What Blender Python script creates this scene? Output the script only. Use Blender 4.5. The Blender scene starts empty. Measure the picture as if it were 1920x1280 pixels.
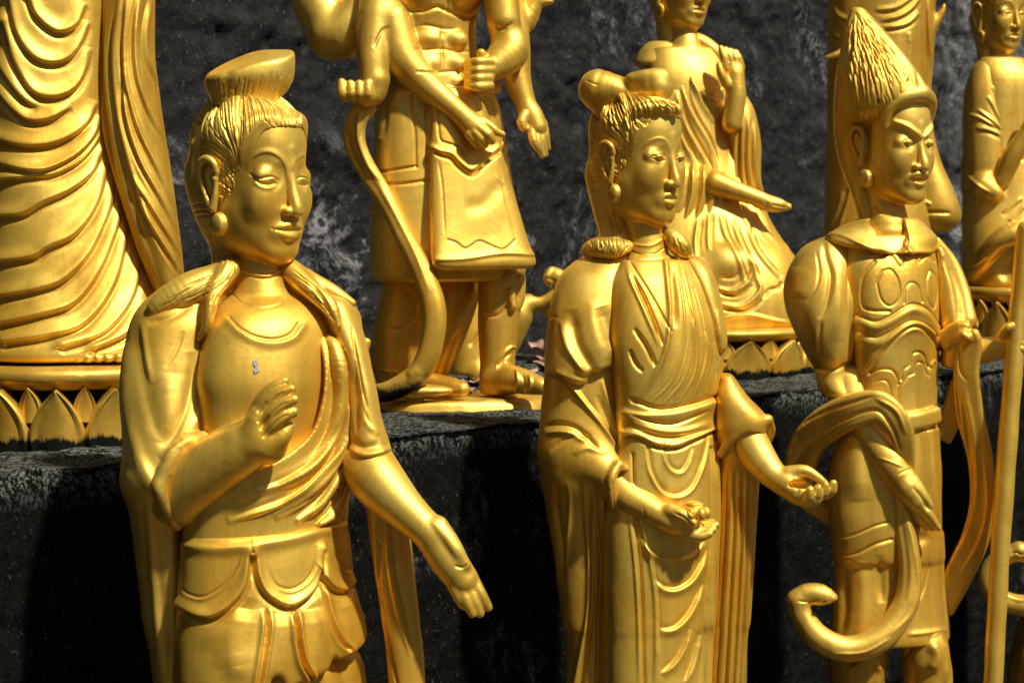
import bpy, math, random, os
import numpy as np
from mathutils import Vector
SC = bpy.context.scene
COL = SC.collection
FP = 3733.0
PITCH = math.atan(240 / FP)
CAM = np.array([0, 0, 1.425])
FWD = np.array([0, math.cos(PITCH), -math.sin(PITCH)])
UPV = np.array([0, math.sin(PITCH), math.cos(PITCH)])
RGT = np.array([1.0, 0, 0])


def W(u, v, Z):
    "photo position (1920x1280) at a distance in metres -> point in the world"
    return CAM + RGT * ((u - 960) / FP * Z) + UPV * ((640 - v) / FP * Z) + FWD * Z


def cr(pts, step=None, n=None):
    "Catmull-Rom resample of rows (any number of columns, first three are the position)"
    P = np.array(pts, float)
    if len(P) < 3:
        m = n or max(2, int(np.linalg.norm(P[1, :3] - P[0, :3]) / (step or 8)) + 1)
        t = np.linspace(0, 1, m)[:, None]
        return P[0] * (1 - t) + P[1] * t
    E = np.vstack([2 * P[0] - P[1], P, 2 * P[-1] - P[-2]])
    out = []
    for i in range(len(P) - 1):
        a, b, c, d = E[i:i + 4]
        m = n or max(2, int(np.linalg.norm((c - b)[:3]) / (step or 8)) + 1)
        t = np.linspace(0, 1, m, endpoint=False)[:, None]
        out.append(0.5 * (2 * b + (c - a) * t + (2 * a - 5 * b + 4 * c - d) * t ** 2 + (3 * b - a - 3 * c + d) * t ** 3))
    out.append(P[-1:])
    return np.vstack(out)


class Fig:
    "a statue's own metric frame: x right, y down, w towards the viewer, one unit = 1/S metre"
    def __init__(s, u0, v0, Z0, base_z):
        s.Z0 = Z0
        s.S = FP / Z0
        s.O = W(u0, v0, Z0)
        h = s.O - CAM
        h[2] = 0
        h /= np.linalg.norm(h)
        s.B = np.array([[h[1], -h[0], 0], [0, 0, -1], -h])
        s.base = np.array([s.O[0], s.O[1], base_z])
        s.camL = (s.B @ (CAM - s.O)) * s.S

    def q(s, u, v, d=0.0):
        return (s.B @ (W(u, v, s.Z0 - d / s.S) - s.O)) * s.S

    def rows(s, R):
        R = np.array(R, float)
        X = R.copy()
        for r in X:
            r[:3] = s.q(*r[:3])
        return X

    def world(s, X):
        return (X / s.S) @ s.B + s.O

    def proj(s, X):
        p = s.world(X) - CAM
        z = p @ FWD
        return 960 + (p @ RGT) / z * FP, 640 - (p @ UPV) / z * FP, z * s.S


def smin(a, b, k):
    if k <= 0:
        return np.minimum(a, b)
    h = np.maximum(k - np.abs(a - b), 0) / k
    return np.minimum(a, b) - h * h * (k * 0.25)


class Vol:
    "signed-distance clay: add or carve rounded forms, then mesh() it"
    def __init__(s, fig, h):
        s.f, s.h, s.ops = fig, h, []

    def _add(s, lo, hi, fn, k, sub):
        s.ops.append((np.array(lo, float), np.array(hi, float), fn, k, sub))
        return s

    def capL(s, A, k=8, sub=False):
        A = np.array(A, float)
        r = A[:, 3].max()
        lo, hi = A[:, :3].min(0) - r, A[:, :3].max(0) + r

        def fn(x, y, w, A=A):
            D = np.full((len(x), len(y), len(w)), 1e3, np.float32)
            for a, b in zip(A[:-1], A[1:]):
                m = max(a[3], b[3]) + k + 8
                l, g = np.minimum(a, b)[:3] - m, np.maximum(a, b)[:3] + m
                i = [slice(*np.searchsorted(c, (l[j], g[j]))) for j, c in enumerate((x, y, w))]
                X, Y, Z = x[i[0]][:, None, None] - a[0], y[i[1]][None, :, None] - a[1], w[i[2]][None, None, :] - a[2]
                if min(X.size, Y.size, Z.size) == 0:
                    continue
                e = (b - a)
                L = max(float(e[:3] @ e[:3]), 1e-6)
                t = np.clip((X * e[0] + Y * e[1] + Z * e[2]) / L, 0, 1)
                d = np.sqrt((X - t * e[0]) ** 2 + (Y - t * e[1]) ** 2 + (Z - t * e[2]) ** 2) - (a[3] + t * e[3])
                D[i[0], i[1], i[2]] = np.minimum(D[i[0], i[1], i[2]], d)
            return D
        return s._add(lo, hi, fn, k, sub)

    def cap(s, pts, k=8, sub=False):
        return s.capL(cr(s.f.rows(pts), step=10), k, sub)

    def ribL(s, A, k=6, sub=False):
        "rows x,y,w,half_width,half_thick,ex,ey,ew : band whose broad side runs along e"
        A = np.array(A, float)
        m0 = A[:, 3].max()
        lo, hi = A[:, :3].min(0) - m0, A[:, :3].max(0) + m0

        def fn(x, y, w, A=A):
            D = np.full((len(x), len(y), len(w)), 1e3, np.float32)
            for a, b in zip(A[:-1], A[1:]):
                m = max(a[3], b[3]) + k + 8
                l, g = np.minimum(a, b)[:3] - m, np.maximum(a, b)[:3] + m
                i = [slice(*np.searchsorted(c, (l[j], g[j]))) for j, c in enumerate((x, y, w))]
                X, Y, Z = x[i[0]][:, None, None] - a[0], y[i[1]][None, :, None] - a[1], w[i[2]][None, None, :] - a[2]
                if min(X.size, Y.size, Z.size) == 0:
                    continue
                e = (b - a)[:3]
                L = max(float(e @ e), 1e-6)
                T = e / math.sqrt(L)
                B1 = (a + b)[5:8]
                B1 = B1 - (B1 @ T) * T
                B1 /= np.linalg.norm(B1) + 1e-9
                N = np.cross(T, B1)
                t = np.clip((X * e[0] + Y * e[1] + Z * e[2]) / L, 0, 1)
                qx, qy, qz = X - t * e[0], Y - t * e[1], Z - t * e[2]
                hw, th = a[3] + t * (b[3] - a[3]), a[4] + t * (b[4] - a[4])
                p = np.abs(qx * B1[0] + qy * B1[1] + qz * B1[2])
                n = qx * N[0] + qy * N[1] + qz * N[2]
                o = qx * T[0] + qy * T[1] + qz * T[2]
                d = np.sqrt(np.maximum(p - (hw - th), 0) ** 2 + n * n + o * o) - th
                D[i[0], i[1], i[2]] = np.minimum(D[i[0], i[1], i[2]], d)
            return D
        return s._add(lo, hi, fn, k, sub)

    def rib(s, pts, k=6, sub=False):
        R = s.f.rows([p[:5] for p in pts])
        E = np.array([p[5:8] for p in pts], float)
        return s.ribL(cr(np.hstack([R, E]), step=10), k, sub)

    def ellL(s, c, r, axes=None, k=10, sub=False):
        c, r = np.array(c, float), np.array(r, float)
        R = np.eye(3) if axes is None else np.array(axes, float)
        e = np.sqrt(((R * r[:, None]) ** 2).sum(0))

        def fn(x, y, w):
            X, Y, Z = x[:, None, None] - c[0], y[None, :, None] - c[1], w[None, None, :] - c[2]
            q = [(X * a[0] + Y * a[1] + Z * a[2]) for a in R]
            k0 = np.sqrt(sum((q[j] / r[j]) ** 2 for j in range(3)))
            k1 = np.sqrt(sum((q[j] / r[j] ** 2) ** 2 for j in range(3))) + 1e-6
            return k0 * (k0 - 1) / k1
        return s._add(c - e, c + e, fn, k, sub)

    def ell(s, c, r, axes=None, k=10, sub=False):
        return s.ellL(s.f.q(*c), r, axes, k, sub)

    def loftL(s, R, k=10, sub=False, n=2.3, org=(0, 0, 0), axes=None, cap=6):
        "rows: y, cx, cw, half_x, half_w, shear  along the frame's y axis"
        R = np.array(R, float)
        R = R[np.argsort(R[:, 0])]
        R3 = cr(R, n=6)
        org = np.array(org, float)
        A = np.eye(3) if axes is None else np.array(axes, float)
        y0, y1 = R[0, 0], R[-1, 0]
        c8 = []
        for r in R:
            ex = abs(r[3]) + abs(r[5]) * 0
            ew = abs(r[4]) + abs(r[5]) * abs(r[3])
            for i in (-1, 1):
                for j in (-1, 1):
                    c8.append(org + np.array([r[1] + i * ex, r[0], r[2] + j * ew]) @ A)
        c8 = np.array(c8)

        def fn(x, y, w):
            X, Y, Z = x[:, None, None] - org[0], y[None, :, None] - org[1], w[None, None, :] - org[2]
            if axes is None:
                px, py, pw = X, Y, Z
            else:
                px, py, pw = [(X * a[0] + Y * a[1] + Z * a[2]) for a in A]
            g = lambda j: np.interp(py, R3[:, 0], R3[:, j])
            cx, cw, a, b, sh = g(1), g(2), np.maximum(g(3), 1), np.maximum(g(4), 1), g(5)
            qx = px - cx
            qw = pw - cw - sh * qx
            v = ((np.abs(qx) / a) ** n + (np.abs(qw) / b) ** n) ** (1 / n)
            d = (v - 1) * np.minimum(a, b) * 0.9
            e = np.maximum(y0 - py, py - y1) + 0 * d
            return -smin(-d, -e, cap)
        return s._add(c8.min(0), c8.max(0), fn, k, sub)

    def loft(s, rows, k=10, sub=False, n=2.3, cap=6):
        "rows: v, uL, uR, d, half_depth[, shear] in photo positions"
        out = []
        for r in rows:
            v, a, b, d, dr = r[:5]
            sh = r[5] if len(r) > 5 else 0
            L, Rr = s.f.q(a, v, d), s.f.q(b, v, d)
            c = (L + Rr) / 2
            out.append((c[1], c[0], c[2], (Rr[0] - L[0]) / 2, dr, sh))
        return s.loftL(out, k, sub, n, cap=cap)

    def plane(s, p, nrm, size, k=4):
        "cut away everything on the side the normal points to"
        p = s.f.q(*p)
        nrm = np.array(nrm, float) / np.linalg.norm(nrm)

        def fn(x, y, w):
            return -((x[:, None, None] - p[0]) * nrm[0] + (y[None, :, None] - p[1]) * nrm[1] + (w[None, None, :] - p[2]) * nrm[2])
        return s._add(p - size, p + size, fn, k, True)

    def field(s):
        add = [o for o in s.ops if not o[4]]
        pad = 3 * s.h + 4
        lo = np.min([o[0] for o in add], 0) - pad
        hi = np.max([o[1] for o in add], 0) + pad
        ax = [np.arange(lo[j], hi[j] + s.h, s.h, dtype=np.float32) for j in range(3)]
        D = np.full([len(a) for a in ax], 60.0, np.float32)
        for o in s.ops:
            m = o[3] + 2 * s.h + 2
            i = [slice(*np.searchsorted(a, (o[0][j] - m, o[1][j] + m))) for j, a in enumerate(ax)]
            sub = [ax[j][i[j]] for j in range(3)]
            if min(len(q) for q in sub) == 0:
                continue
            g = np.asarray(o[2](*sub), np.float32)
            t = D[i[0], i[1], i[2]]
            D[i[0], i[1], i[2]] = -smin(-t, g, o[3]) if o[4] else smin(t, g, o[3])
        return D, ax

    def mesh(s, sub=0, smooth=1):
        D, ax = s.field()
        V, Q = nets(D, ax, s.h)
        V, Q = relax(V, Q, smooth)
        for _ in range(sub):
            V, Q = subdiv(V, Q)
            V, Q = relax(V, Q, 2)
        return V, Q


def nets(D, ax, h):
    S = D < 0
    sl = lambda i, n: slice(i, n - 1 + i)
    nx, ny, nz = D.shape
    c = np.zeros((nx - 1, ny - 1, nz - 1), np.int8)
    for i in (0, 1):
        for j in (0, 1):
            for k in (0, 1):
                c += S[sl(i, nx), sl(j, ny), sl(k, nz)]
    I = np.argwhere((c > 0) & (c < 8))
    idx = np.full(c.shape, -1, np.int32)
    idx[I[:, 0], I[:, 1], I[:, 2]] = np.arange(len(I))
    cor = [(i, j, k) for i in (0, 1) for j in (0, 1) for k in (0, 1)]
    val = np.stack([D[I[:, 0] + a, I[:, 1] + b, I[:, 2] + g] for a, b, g in cor], 1)
    acc, cnt = np.zeros((len(I), 3)), np.zeros(len(I))
    for a in range(8):
        for b in range(a + 1, 8):
            if sum(abs(p - q) for p, q in zip(cor[a], cor[b])) != 1:
                continue
            m = (val[:, a] < 0) != (val[:, b] < 0)
            t = np.where(m, val[:, a] / np.where(m, val[:, a] - val[:, b], 1), 0)
            p = np.array(cor[a])[None] + t[:, None] * (np.array(cor[b]) - np.array(cor[a]))[None]
            acc += p * m[:, None]
            cnt += m
    V = (I + acc / cnt[:, None]) * h + np.array([a[0] for a in ax])
    Q = []
    for d in range(3):
        e = [slice(None)] * 3
        e[d] = slice(0, -1)
        g = [slice(None)] * 3
        g[d] = slice(1, None)
        ch = S[tuple(e)] != S[tuple(g)]
        P = np.argwhere(ch)
        o1, o2 = [j for j in range(3) if j != d]
        P = P[(P[:, o1] > 0) & (P[:, o2] > 0) & (P[:, o1] < D.shape[o1] - 1) & (P[:, o2] < D.shape[o2] - 1)]
        ins = S[P[:, 0], P[:, 1], P[:, 2]]

        def cell(a, b):
            R = P.copy()
            R[:, o1] -= a
            R[:, o2] -= b
            return idx[R[:, 0], R[:, 1], R[:, 2]]
        q = np.stack([cell(0, 0), cell(1, 0), cell(1, 1), cell(0, 1)], 1)
        fl = ins ^ (d == 1)
        q[fl] = q[fl][:, ::-1]
        Q.append(q)
    Q = np.vstack(Q)
    return V, Q[(Q >= 0).all(1)]


def relax(V, Q, it, lam=0.5):
    a = np.concatenate([Q[:, i] for i in range(4)])
    b = np.concatenate([Q[:, (i + 1) % 4] for i in range(4)])
    n = len(V)
    deg = np.bincount(a, minlength=n) + np.bincount(b, minlength=n)
    deg = np.maximum(deg, 1)
    for _ in range(it):
        M = np.stack([(np.bincount(a, V[b, j], n) + np.bincount(b, V[a, j], n)) / deg for j in range(3)], 1)
        V = V + lam * (M - V)
    return V, Q


def subdiv(V, Q):
    n = len(V)
    E = np.concatenate([np.stack([Q[:, i], Q[:, (i + 1) % 4]], 1) for i in range(4)])
    key = E.min(1).astype(np.int64) * n + E.max(1)
    uk, inv = np.unique(key, return_inverse=True)
    mid = (V[uk // n] + V[uk % n]) / 2
    cen = V[Q].mean(1)
    inv = inv.reshape(4, -1).T + n
    c = np.arange(len(Q)) + n + len(uk)
    F4 = [np.stack([Q[:, i], inv[:, i], c, inv[:, (i + 3) % 4]], 1) for i in range(4)]
    return np.vstack([V, mid, cen]), np.vstack(F4)


def normals(V, Q):
    N = np.cross(V[Q[:, 2]] - V[Q[:, 0]], V[Q[:, 3]] - V[Q[:, 1]])
    n = len(V)
    out = np.stack([sum(np.bincount(Q[:, i], N[:, j], n) for i in range(4)) for j in range(3)], 1)
    return out / (np.linalg.norm(out, axis=1, keepdims=True) + 1e-12)


def outward(V, Q):
    a, b, c = V[Q[:, 0]], V[Q[:, 1]], V[Q[:, 2]]
    d = V[Q[:, 3]]
    vol = (np.cross(a, b) * c).sum() + (np.cross(a, c) * d).sum()
    return Q if vol > 0 else Q[:, ::-1]


def sculpt(fig, V, Q, strokes, tol=26):
    """press lines and folds into the clay. stroke: (pts, wL, wR, amp[, opts])
    wL / wR: softness on the left / right of the line's travel; amp > 0 raises"""
    if not strokes:
        return V
    Q = outward(V, Q)
    N = normals(V, Q)
    u, v, z = fig.proj(V)
    view = fig.camL - V
    view /= np.linalg.norm(view, axis=1, keepdims=True)
    face = (N * view).sum(1)
    bu, bv = (u // 6).astype(int), (v // 6).astype(int)
    bu0, bv0 = bu.min(), bv.min()
    zb = np.full((bu.max() - bu0 + 1, bv.max() - bv0 + 1), 1e9)
    np.minimum.at(zb, (bu - bu0, bv - bv0), z)
    vis = (face > 0.02) & (z < zb[bu - bu0, bv - bv0] + tol)
    I = np.nonzero(vis)[0]
    pu, pv, pd = u[I], v[I], (fig.Z0 * fig.S - z[I])
    disp = np.zeros(len(I))
    for st in strokes:
        pts, wL, wR, amp = st[:4]
        o = st[4] if len(st) > 4 else {}
        P = cr([(a[0], a[1], 0) for a in pts], step=7)[:, :2]
        if o.get('close'):
            P = np.vstack([P, P[:1]])
        m = 2.6 * max(wL, wR)
        s0 = (pu > P[:, 0].min() - m) & (pu < P[:, 0].max() + m) & (pv > P[:, 1].min() - m) & (pv < P[:, 1].max() + m)
        if 'd' in o:
            s0 &= (pd > o['d'][0]) & (pd < o['d'][1])
        J = np.nonzero(s0)[0]
        if not len(J):
            continue
        best = np.full(len(J), 1e9)
        sg = np.ones(len(J))
        tt = np.zeros(len(J))
        L = np.linalg.norm(np.diff(P, axis=0), axis=1)
        cum = np.concatenate([[0], np.cumsum(L)])
        for i in range(len(P) - 1):
            e = P[i + 1] - P[i]
            if L[i] < 1e-6:
                continue
            x, y = pu[J] - P[i, 0], pv[J] - P[i, 1]
            t = np.clip((x * e[0] + y * e[1]) / L[i] ** 2, 0, 1)
            dx, dy = x - t * e[0], y - t * e[1]
            d = dx * dx + dy * dy
            b = d < best
            best[b] = d[b]
            sg[b] = (e[0] * y - e[1] * x)[b]
            tt[b] = (cum[i] + t[b] * L[i]) / cum[-1]
        best = np.sqrt(best)
        w = np.where(sg > 0, wR, wL)
        tp = o.get('taper', 'both')
        f = np.ones(len(J))
        if tp in ('both', 'start'):
            f = f * np.clip(tt / 0.22, 0, 1) ** 0.7
        if tp in ('both', 'end'):
            f = f * np.clip((1 - tt) / 0.22, 0, 1) ** 0.7
        disp[J] += amp * f * np.exp(-(best / w) ** 2)
    V = V.copy()
    fade = np.clip(face[I] / 0.25, 0, 1)
    V[I] += N[I] * (disp * fade)[:, None]
    return V


def fan(A, B, n, wL, wR, amp, jit=0, seed=1, **o):
    "n strokes blended from guide curve A to guide curve B"
    rs = random.Random(seed)
    A, B = cr([(a[0], a[1], 0) for a in A], n=4), cr([(a[0], a[1], 0) for a in B], n=4)
    m = min(len(A), len(B))
    ia, ib = np.linspace(0, len(A) - 1, m).astype(int), np.linspace(0, len(B) - 1, m).astype(int)
    out = []
    for i in range(n):
        t = (i + 0.5 + rs.uniform(-.3, .3) * (jit > 0)) / n
        C = A[ia] * (1 - t) + B[ib] * t
        C[:, :2] += np.array([[rs.uniform(-jit, jit), rs.uniform(-jit, jit)] for _ in C]) * 0.5
        if jit and rs.random() < .6:
            a = rs.randint(0, max(0, m // 3))
            b = rs.randint(2 * m // 3, m)
            if b - a > 2:
                C = C[a:b]
        out.append((C[:, :2], wL, wR, amp * rs.uniform(.6, 1.25) if jit else amp, o))
    return out


def wav(V, amp, sc, seed=0):
    "slow hand-made unevenness"
    rs = np.random.RandomState(seed)
    o = np.zeros(len(V))
    for _ in range(7):
        k = rs.normal(size=3)
        k *= rs.uniform(.6, 1.6) / (np.linalg.norm(k) * sc)
        o += np.sin(V @ k * 6.28 + rs.uniform(0, 6.28))
    return o * amp / 2.6


# ------------------------------------------------------------------ objects
def link_mesh(name, V, Q, mat, parent=None, loc=(0, 0, 0)):
    me = bpy.data.meshes.new(name)
    Q = np.asarray(Q)
    me.vertices.add(len(V))
    me.vertices.foreach_set('co', np.asarray(V, np.float32).ravel())
    k = Q.shape[1]
    me.loops.add(Q.size)
    me.loops.foreach_set('vertex_index', Q.ravel().astype(np.int32))
    me.polygons.add(len(Q))
    me.polygons.foreach_set('loop_start', np.arange(0, Q.size, k, dtype=np.int32))
    me.polygons.foreach_set('use_smooth', np.ones(len(Q), bool))
    me.update(calc_edges=True)
    me.materials.append(mat)
    o = bpy.data.objects.new(name, me)
    o.location = loc
    COL.objects.link(o)
    if parent:
        o.parent = parent
    return o


def thing(name, label, cat, loc, group=None):
    o = bpy.data.objects.new(name, None)
    COL.objects.link(o)
    o.location = loc
    o.empty_display_size = .1
    o['label'] = label
    o['category'] = cat
    if group:
        o['group'] = group
    return o


def part(fig, name, parent, vols, strokes=(), mat=None, sub=1, bump=.5, smooth=1, top=None, label=None, post=1):
    "mesh the volumes, press the strokes, link the result as ONE mesh"
    VV, QQ, n = [], [], 0
    if not isinstance(vols, (list, tuple)):
        vols = [vols]
    for vo in vols:
        V, Q = vo.mesh(sub, smooth)
        V = sculpt(fig, V, Q, strokes)
        V, Q = relax(V, Q, post, .35) if post else (V, Q)
        if bump:
            V = V + normals(V, outward(V, Q)) * wav(V, bump * .45, 110, len(V) % 97)[:, None]
        VV.append(V)
        QQ.append(Q + n)
        n += len(V)
    V = fig.world(np.vstack(VV))
    Q = np.vstack(QQ)
    Q = outward(V - V.mean(0), Q)
    base = np.array(parent.location) if parent else fig.world(np.zeros((1, 3)))[0]
    o = link_mesh(name, V - base, Q, mat or M['gold'], parent, (0, 0, 0) if parent else base)
    if label:
        o['label'] = label
    if top:
        o['label'], o['category'] = top
    return o


# ------------------------------------------------------------------ heads
class Head:
    "head frame: r to the statue's left, y down, f forward"
    def __init__(s, fig, c, sc, yaw, pitch=0, roll=0):
        s.fig, s.sc = fig, sc
        t, p = math.radians(yaw), math.radians(pitch)
        f = np.array([math.sin(t) * math.cos(p), math.sin(p), math.cos(t) * math.cos(p)])
        r = np.array([math.cos(t), 0, -math.sin(t)])
        r[1] = math.sin(math.radians(roll))
        r -= (r @ f) * f
        r /= np.linalg.norm(r)
        y = np.cross(f, r)
        if y[1] < 0:
            y = -y
        s.A = np.array([r, y, f])
        s.c = fig.q(*c)

    def p(s, r, y, f):
        return s.c + (np.array([r, y, f], float) * s.sc) @ s.A

    def P(s, rows):
        return [list(s.p(*q[:3])) + [q[3] * s.sc] for q in rows]

    def e(s, vol, c, r, k=10, sub=False):
        return vol.ellL(s.p(*c), np.array(r, float) * s.sc, s.A, k * s.sc, sub)

    def cp(s, vol, rows, k=6, sub=False, step=None):
        R = np.array(s.P(rows))
        return vol.capL(cr(R, step=step or 5), k * s.sc, sub)

    def uv(s, r, y, f):
        a = s.fig.proj(s.p(r, y, f)[None])
        return float(a[0][0]), float(a[1][0])


def face(hd, v, o={}):
    "skull, face mask, nose, lids, lips, chin"
    g = o.get
    k = hd.sc
    w, fr = g('w', 1), g('front', 0)
    jw = g('jaw', 1)
    rows = [(-118, 0, -6, 48, 62), (-100, 0, 0, 66, 84), (-60, 0, 2, 79, 94), (-20, 0, 2, 82, 94), (0, 0, 2, 82, 93), (40, 0, 2, 82, 91),
            (75, 0, 4, 86 * jw, 91), (105, 0, 6, 83 * jw, 87), (130, 0, 10, 74 * jw, 80), (150, 0, 15, 60 * jw, 70), (168, 0, 22, 38 * jw, 54)]
    v.loftL([(a * k, b * k, (c + fr) * k, d * w * k, e * k, 0) for a, b, c, d, e in rows], 6 * k, False, g('n', 2.2), hd.c, hd.A, 26 * k)
    hd.e(v, (0, 148, 70 + g('chin', 0)), (32, 20, 19), 24)
    bd = g('brow', 0)
    for s in (-1, 1):
        hd.e(v, (s * 44, 50, 64), (30, 36, 25), 24)
        # eye socket with its crisp arched upper edge, then lid and eye
        hd.e(v, (s * 41, 6, 107), (33, 36, 22), 2.5, True)
        hd.e(v, (s * 40, 8, 73), (29, 20, 15.5), 8)
        if g('open'):
            hd.e(v, (s * 39, 7, 83), (15, 9, 13.5), 2)
        else:
            hd.e(v, (s * 38, 10, 80.5), (17, 7.5, 11), 3)
    ns = g('nose', 1)
    hd.cp(v, [(0, -40, 86, 12), (0, -22, 89, 10.5), (0, 0, 92, 9.5), (0, 35, 101, 10), (0, 60, 110, 11 * ns), (0, 70, 110, 12 * ns)], 8)
    for s in (-1, 1):
        hd.e(v, (s * 14 * ns, 71, 100), (10 * ns, 9.5, 12), 5)
        hd.e(v, (s * 7.5, 82, 106), (4, 5, 6), 3, True)
    md = g('mouth', 0)
    lw = g('lips', 1)
    L = lambda R: [(r[0] * lw, *r[1:]) for r in R]
    hd.e(v, (0, 107, 83), (36, 22, 15), 14)
    hd.cp(v, L([(-29, 107 - md, 83, 4), (-15, 99, 95, 6.5), (-5, 96, 99, 7), (0, 98, 98.5, 6.5), (5, 96, 99, 7), (15, 99, 95, 6.5), (29, 107 - md, 83, 4)]), 4)
    hd.cp(v, L([(-23, 111, 88, 4), (-12, 115, 94, 7), (0, 117, 96.5, 8.5), (12, 115, 94, 7), (23, 111, 88, 4)]), 4)
    hd.cp(v, L([(-31, 108 - md, 87, 1.4), (-14, 106.5, 100, 2), (0, 107, 105, 2), (14, 106.5, 100, 2), (31, 108 - md, 87, 1.4)]), 2, True)


def hair_cap(hd, v, w=1.0, low=180, roll=16):
    "hair mass with the face window cut out of it"
    k = hd.sc
    hd.e(v, (0, -56, -23), (96 * w, 100, 119), 10)
    rows = [(-80, 0, -24, 88 * w, 108), (-40, 0, -24, 93 * w, 112), (0, 0, -26, 93 * w, 112), (50, 0, -30, 92 * w, 100), (100, 0, -36, 78 * w, 66), (145, 0, -40, 58 * w, 42)]
    v.loftL([tuple(x * k for x in q) + (0,) for q in rows], 14 * k, False, 2.1, hd.c, hd.A, 20 * k)
    hd.cp(v, [(-80, -30, 26, 12), (-74, -62, 40, 14), (-56, -90, 56, roll - 2), (-30, -95, 70, roll), (0, -86, 78, roll), (30, -95, 70, roll), (56, -90, 56, roll - 2), (74, -62, 38, 10), (80, -30, 24, 8)], 12)
    rows = [(-84, 0, 132, 24, 72), (-78, 0, 132, 50, 80), (-60, 0, 132, 68, 86), (-20, 0, 132, 80, 88), (50, 0, 132, 84, 90), (120, 0, 132, 92, 96), (200, 0, 132, 104, 110)]
    v.loftL([tuple(x * k for x in q) + (0,) for q in rows], 4 * k, True, 3.2, hd.c, hd.A, 14 * k)


def strands(hd, n=70, amp=2.4, seed=1, bun=(0, -150, -30), w=1.9):
    "carved locks combed back from the hairline, over the ears and up to the knot"
    rs = random.Random(seed)
    k = hd.sc
    edge = cr([(-84, 92, 46), (-82, 40, 44), (-82, -20, 42), (-74, -60, 50), (-50, -84, 64), (-20, -86, 76), (10, -84, 80), (40, -84, 70), (66, -70, 52)], n=10)
    out = []

    def onto(p):
        "push a head-frame point out to the hair's surface"
        if p[1] < -56:
            c, R = np.array([0, -56, -23.0]), np.array([97, 101, 120.0])
            v = (p - c) / R
            return c + v / (np.linalg.norm(v) + 1e-6) * R
        v = np.array([p[0] / 94, (p[2] + 26) / 113])
        v /= np.linalg.norm(v) + 1e-6
        return np.array([v[0] * 94, p[1], v[1] * 113 - 26])

    def lock(a, e, amp_):
        C = [onto(a * (1 - t) + e * t + np.array([0, -14 * math.sin(3.14 * t), 0])) for t in (0, .2, .4, .6, .8, 1)]
        C[0] = a
        P = cr([(*hd.uv(*c), 0) for c in C], n=3)
        if rs.random() < .6:
            s_ = rs.randint(0, 6)
            P = P[s_:s_ + rs.randint(8, 11)]
        q = w * k * rs.uniform(.8, 1.25)
        out.append(([(c[0], c[1]) for c in P], q, q, -amp_ * k))
    for i in range(n):
        t = (i + rs.random()) / n
        a = edge[int(t * (len(edge) - 1))] + np.array([rs.uniform(-3, 3), rs.uniform(-5, 5), rs.uniform(-4, 2)])
        low = max(0, (a[1] + 20) / 110)
        lock(a, np.array(bun) * (1 - low) + np.array([-58, 60 + a[1] * .5, -118]) * low, amp * rs.uniform(.6, 1.3))
    for i in range(int(n * 1.1)):
        f0 = rs.uniform(-130, 30)
        y0 = rs.uniform(-80, 50) if f0 < -45 else rs.uniform(-110, -40)
        lock(onto(np.array([-88.0, y0, f0])), np.array([bun[0] - 22.0, bun[1] + 12, bun[2] - 30 + f0 * .15]), amp * rs.uniform(.5, 1.1))
    return out


def ears(hd, v, sc=1.0, drop=0, back=-14, out=95):
    for s in (-1, 1):
        def T(f, y, o, r):
            return (s * (out + o), (y + drop) * sc, back + f * sc, r * sc)
        v_ = [T(10, -20, 2, 7), T(4, -40, 7, 8.5), T(-14, -49, 11, 9), T(-31, -38, 13, 8.5), T(-36, -15, 12, 7), T(-29, 12, 9, 6.5), T(-18, 38, 6, 7), T(-6, 58, 4, 9)]
        hd.cp(v, v_, 4)
        hd.cp(v, [T(8, -22, 2, 6), T(8, 5, 2, 6), T(7, 35, 3, 8), T(2, 62, 4, 10)], 4)
        hd.cp(v, [T(-14, -28, 3, 7), T(-21, -8, 4, 6), T(-13, 14, 3, 6), T(-6, 28, 2, 6)], 2)
        hd.cp(v, [T(6, -4, 4, 7), T(2, 8, 3, 5)], 2)
        hd.cp(v, [T(-12, -10, -10, 16), T(-8, 25, -12, 14)], 6)
M = {}


def nd(t, typ, **kw):
    n = t.nodes.new(typ)
    for a, b in kw.items():
        if a in n.inputs:
            n.inputs[a].default_value = b
        else:
            setattr(n, a, b)
    return n


def ramp(t, fac, stops, interp='LINEAR'):
    n = t.nodes.new('ShaderNodeValToRGB')
    n.color_ramp.interpolation = interp
    el = n.color_ramp.elements
    while len(el) > 1:
        el.remove(el[-1])
    el[0].position, el[0].color = stops[0][0], (*stops[0][1], 1)
    for p, c in stops[1:]:
        e = el.new(p)
        e.color = (*c, 1)
    t.links.new(fac, n.inputs[0])
    return n.outputs[0]


def noise(t, co, scale, detail=4, rough=.55, dist=0):
    n = nd(t, 'ShaderNodeTexNoise', Scale=scale, Detail=detail, Roughness=rough, Distortion=dist)
    t.links.new(co, n.inputs['Vector'])
    return n.outputs['Fac']


def mix(t, f, a, b, blend='MIX'):
    n = t.nodes.new('ShaderNodeMix')
    n.data_type = 'RGBA'
    n.blend_type = blend
    for s, x in ((0, f), (6, a), (7, b)):
        if hasattr(x, 'links'):
            t.links.new(x, n.inputs[s])
        elif s == 0:
            n.inputs[0].default_value = x
        else:
            n.inputs[s].default_value = (*x, 1)
    return n.outputs[2]


def math_(t, op, a, b=0.0, clamp=False):
    n = t.nodes.new('ShaderNodeMath')
    n.operation = op
    n.use_clamp = clamp
    for i, x in enumerate((a, b)):
        if hasattr(x, 'links'):
            t.links.new(x, n.inputs[i])
        else:
            n.inputs[i].default_value = x
    return n.outputs[0]


def new_mat(name):
    m = bpy.data.materials.new(name)
    m.use_nodes = True
    t = m.node_tree
    b = t.nodes['Principled BSDF']
    tc = t.nodes.new('ShaderNodeTexCoord')
    return m, t, b, tc.outputs['Object']


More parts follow.
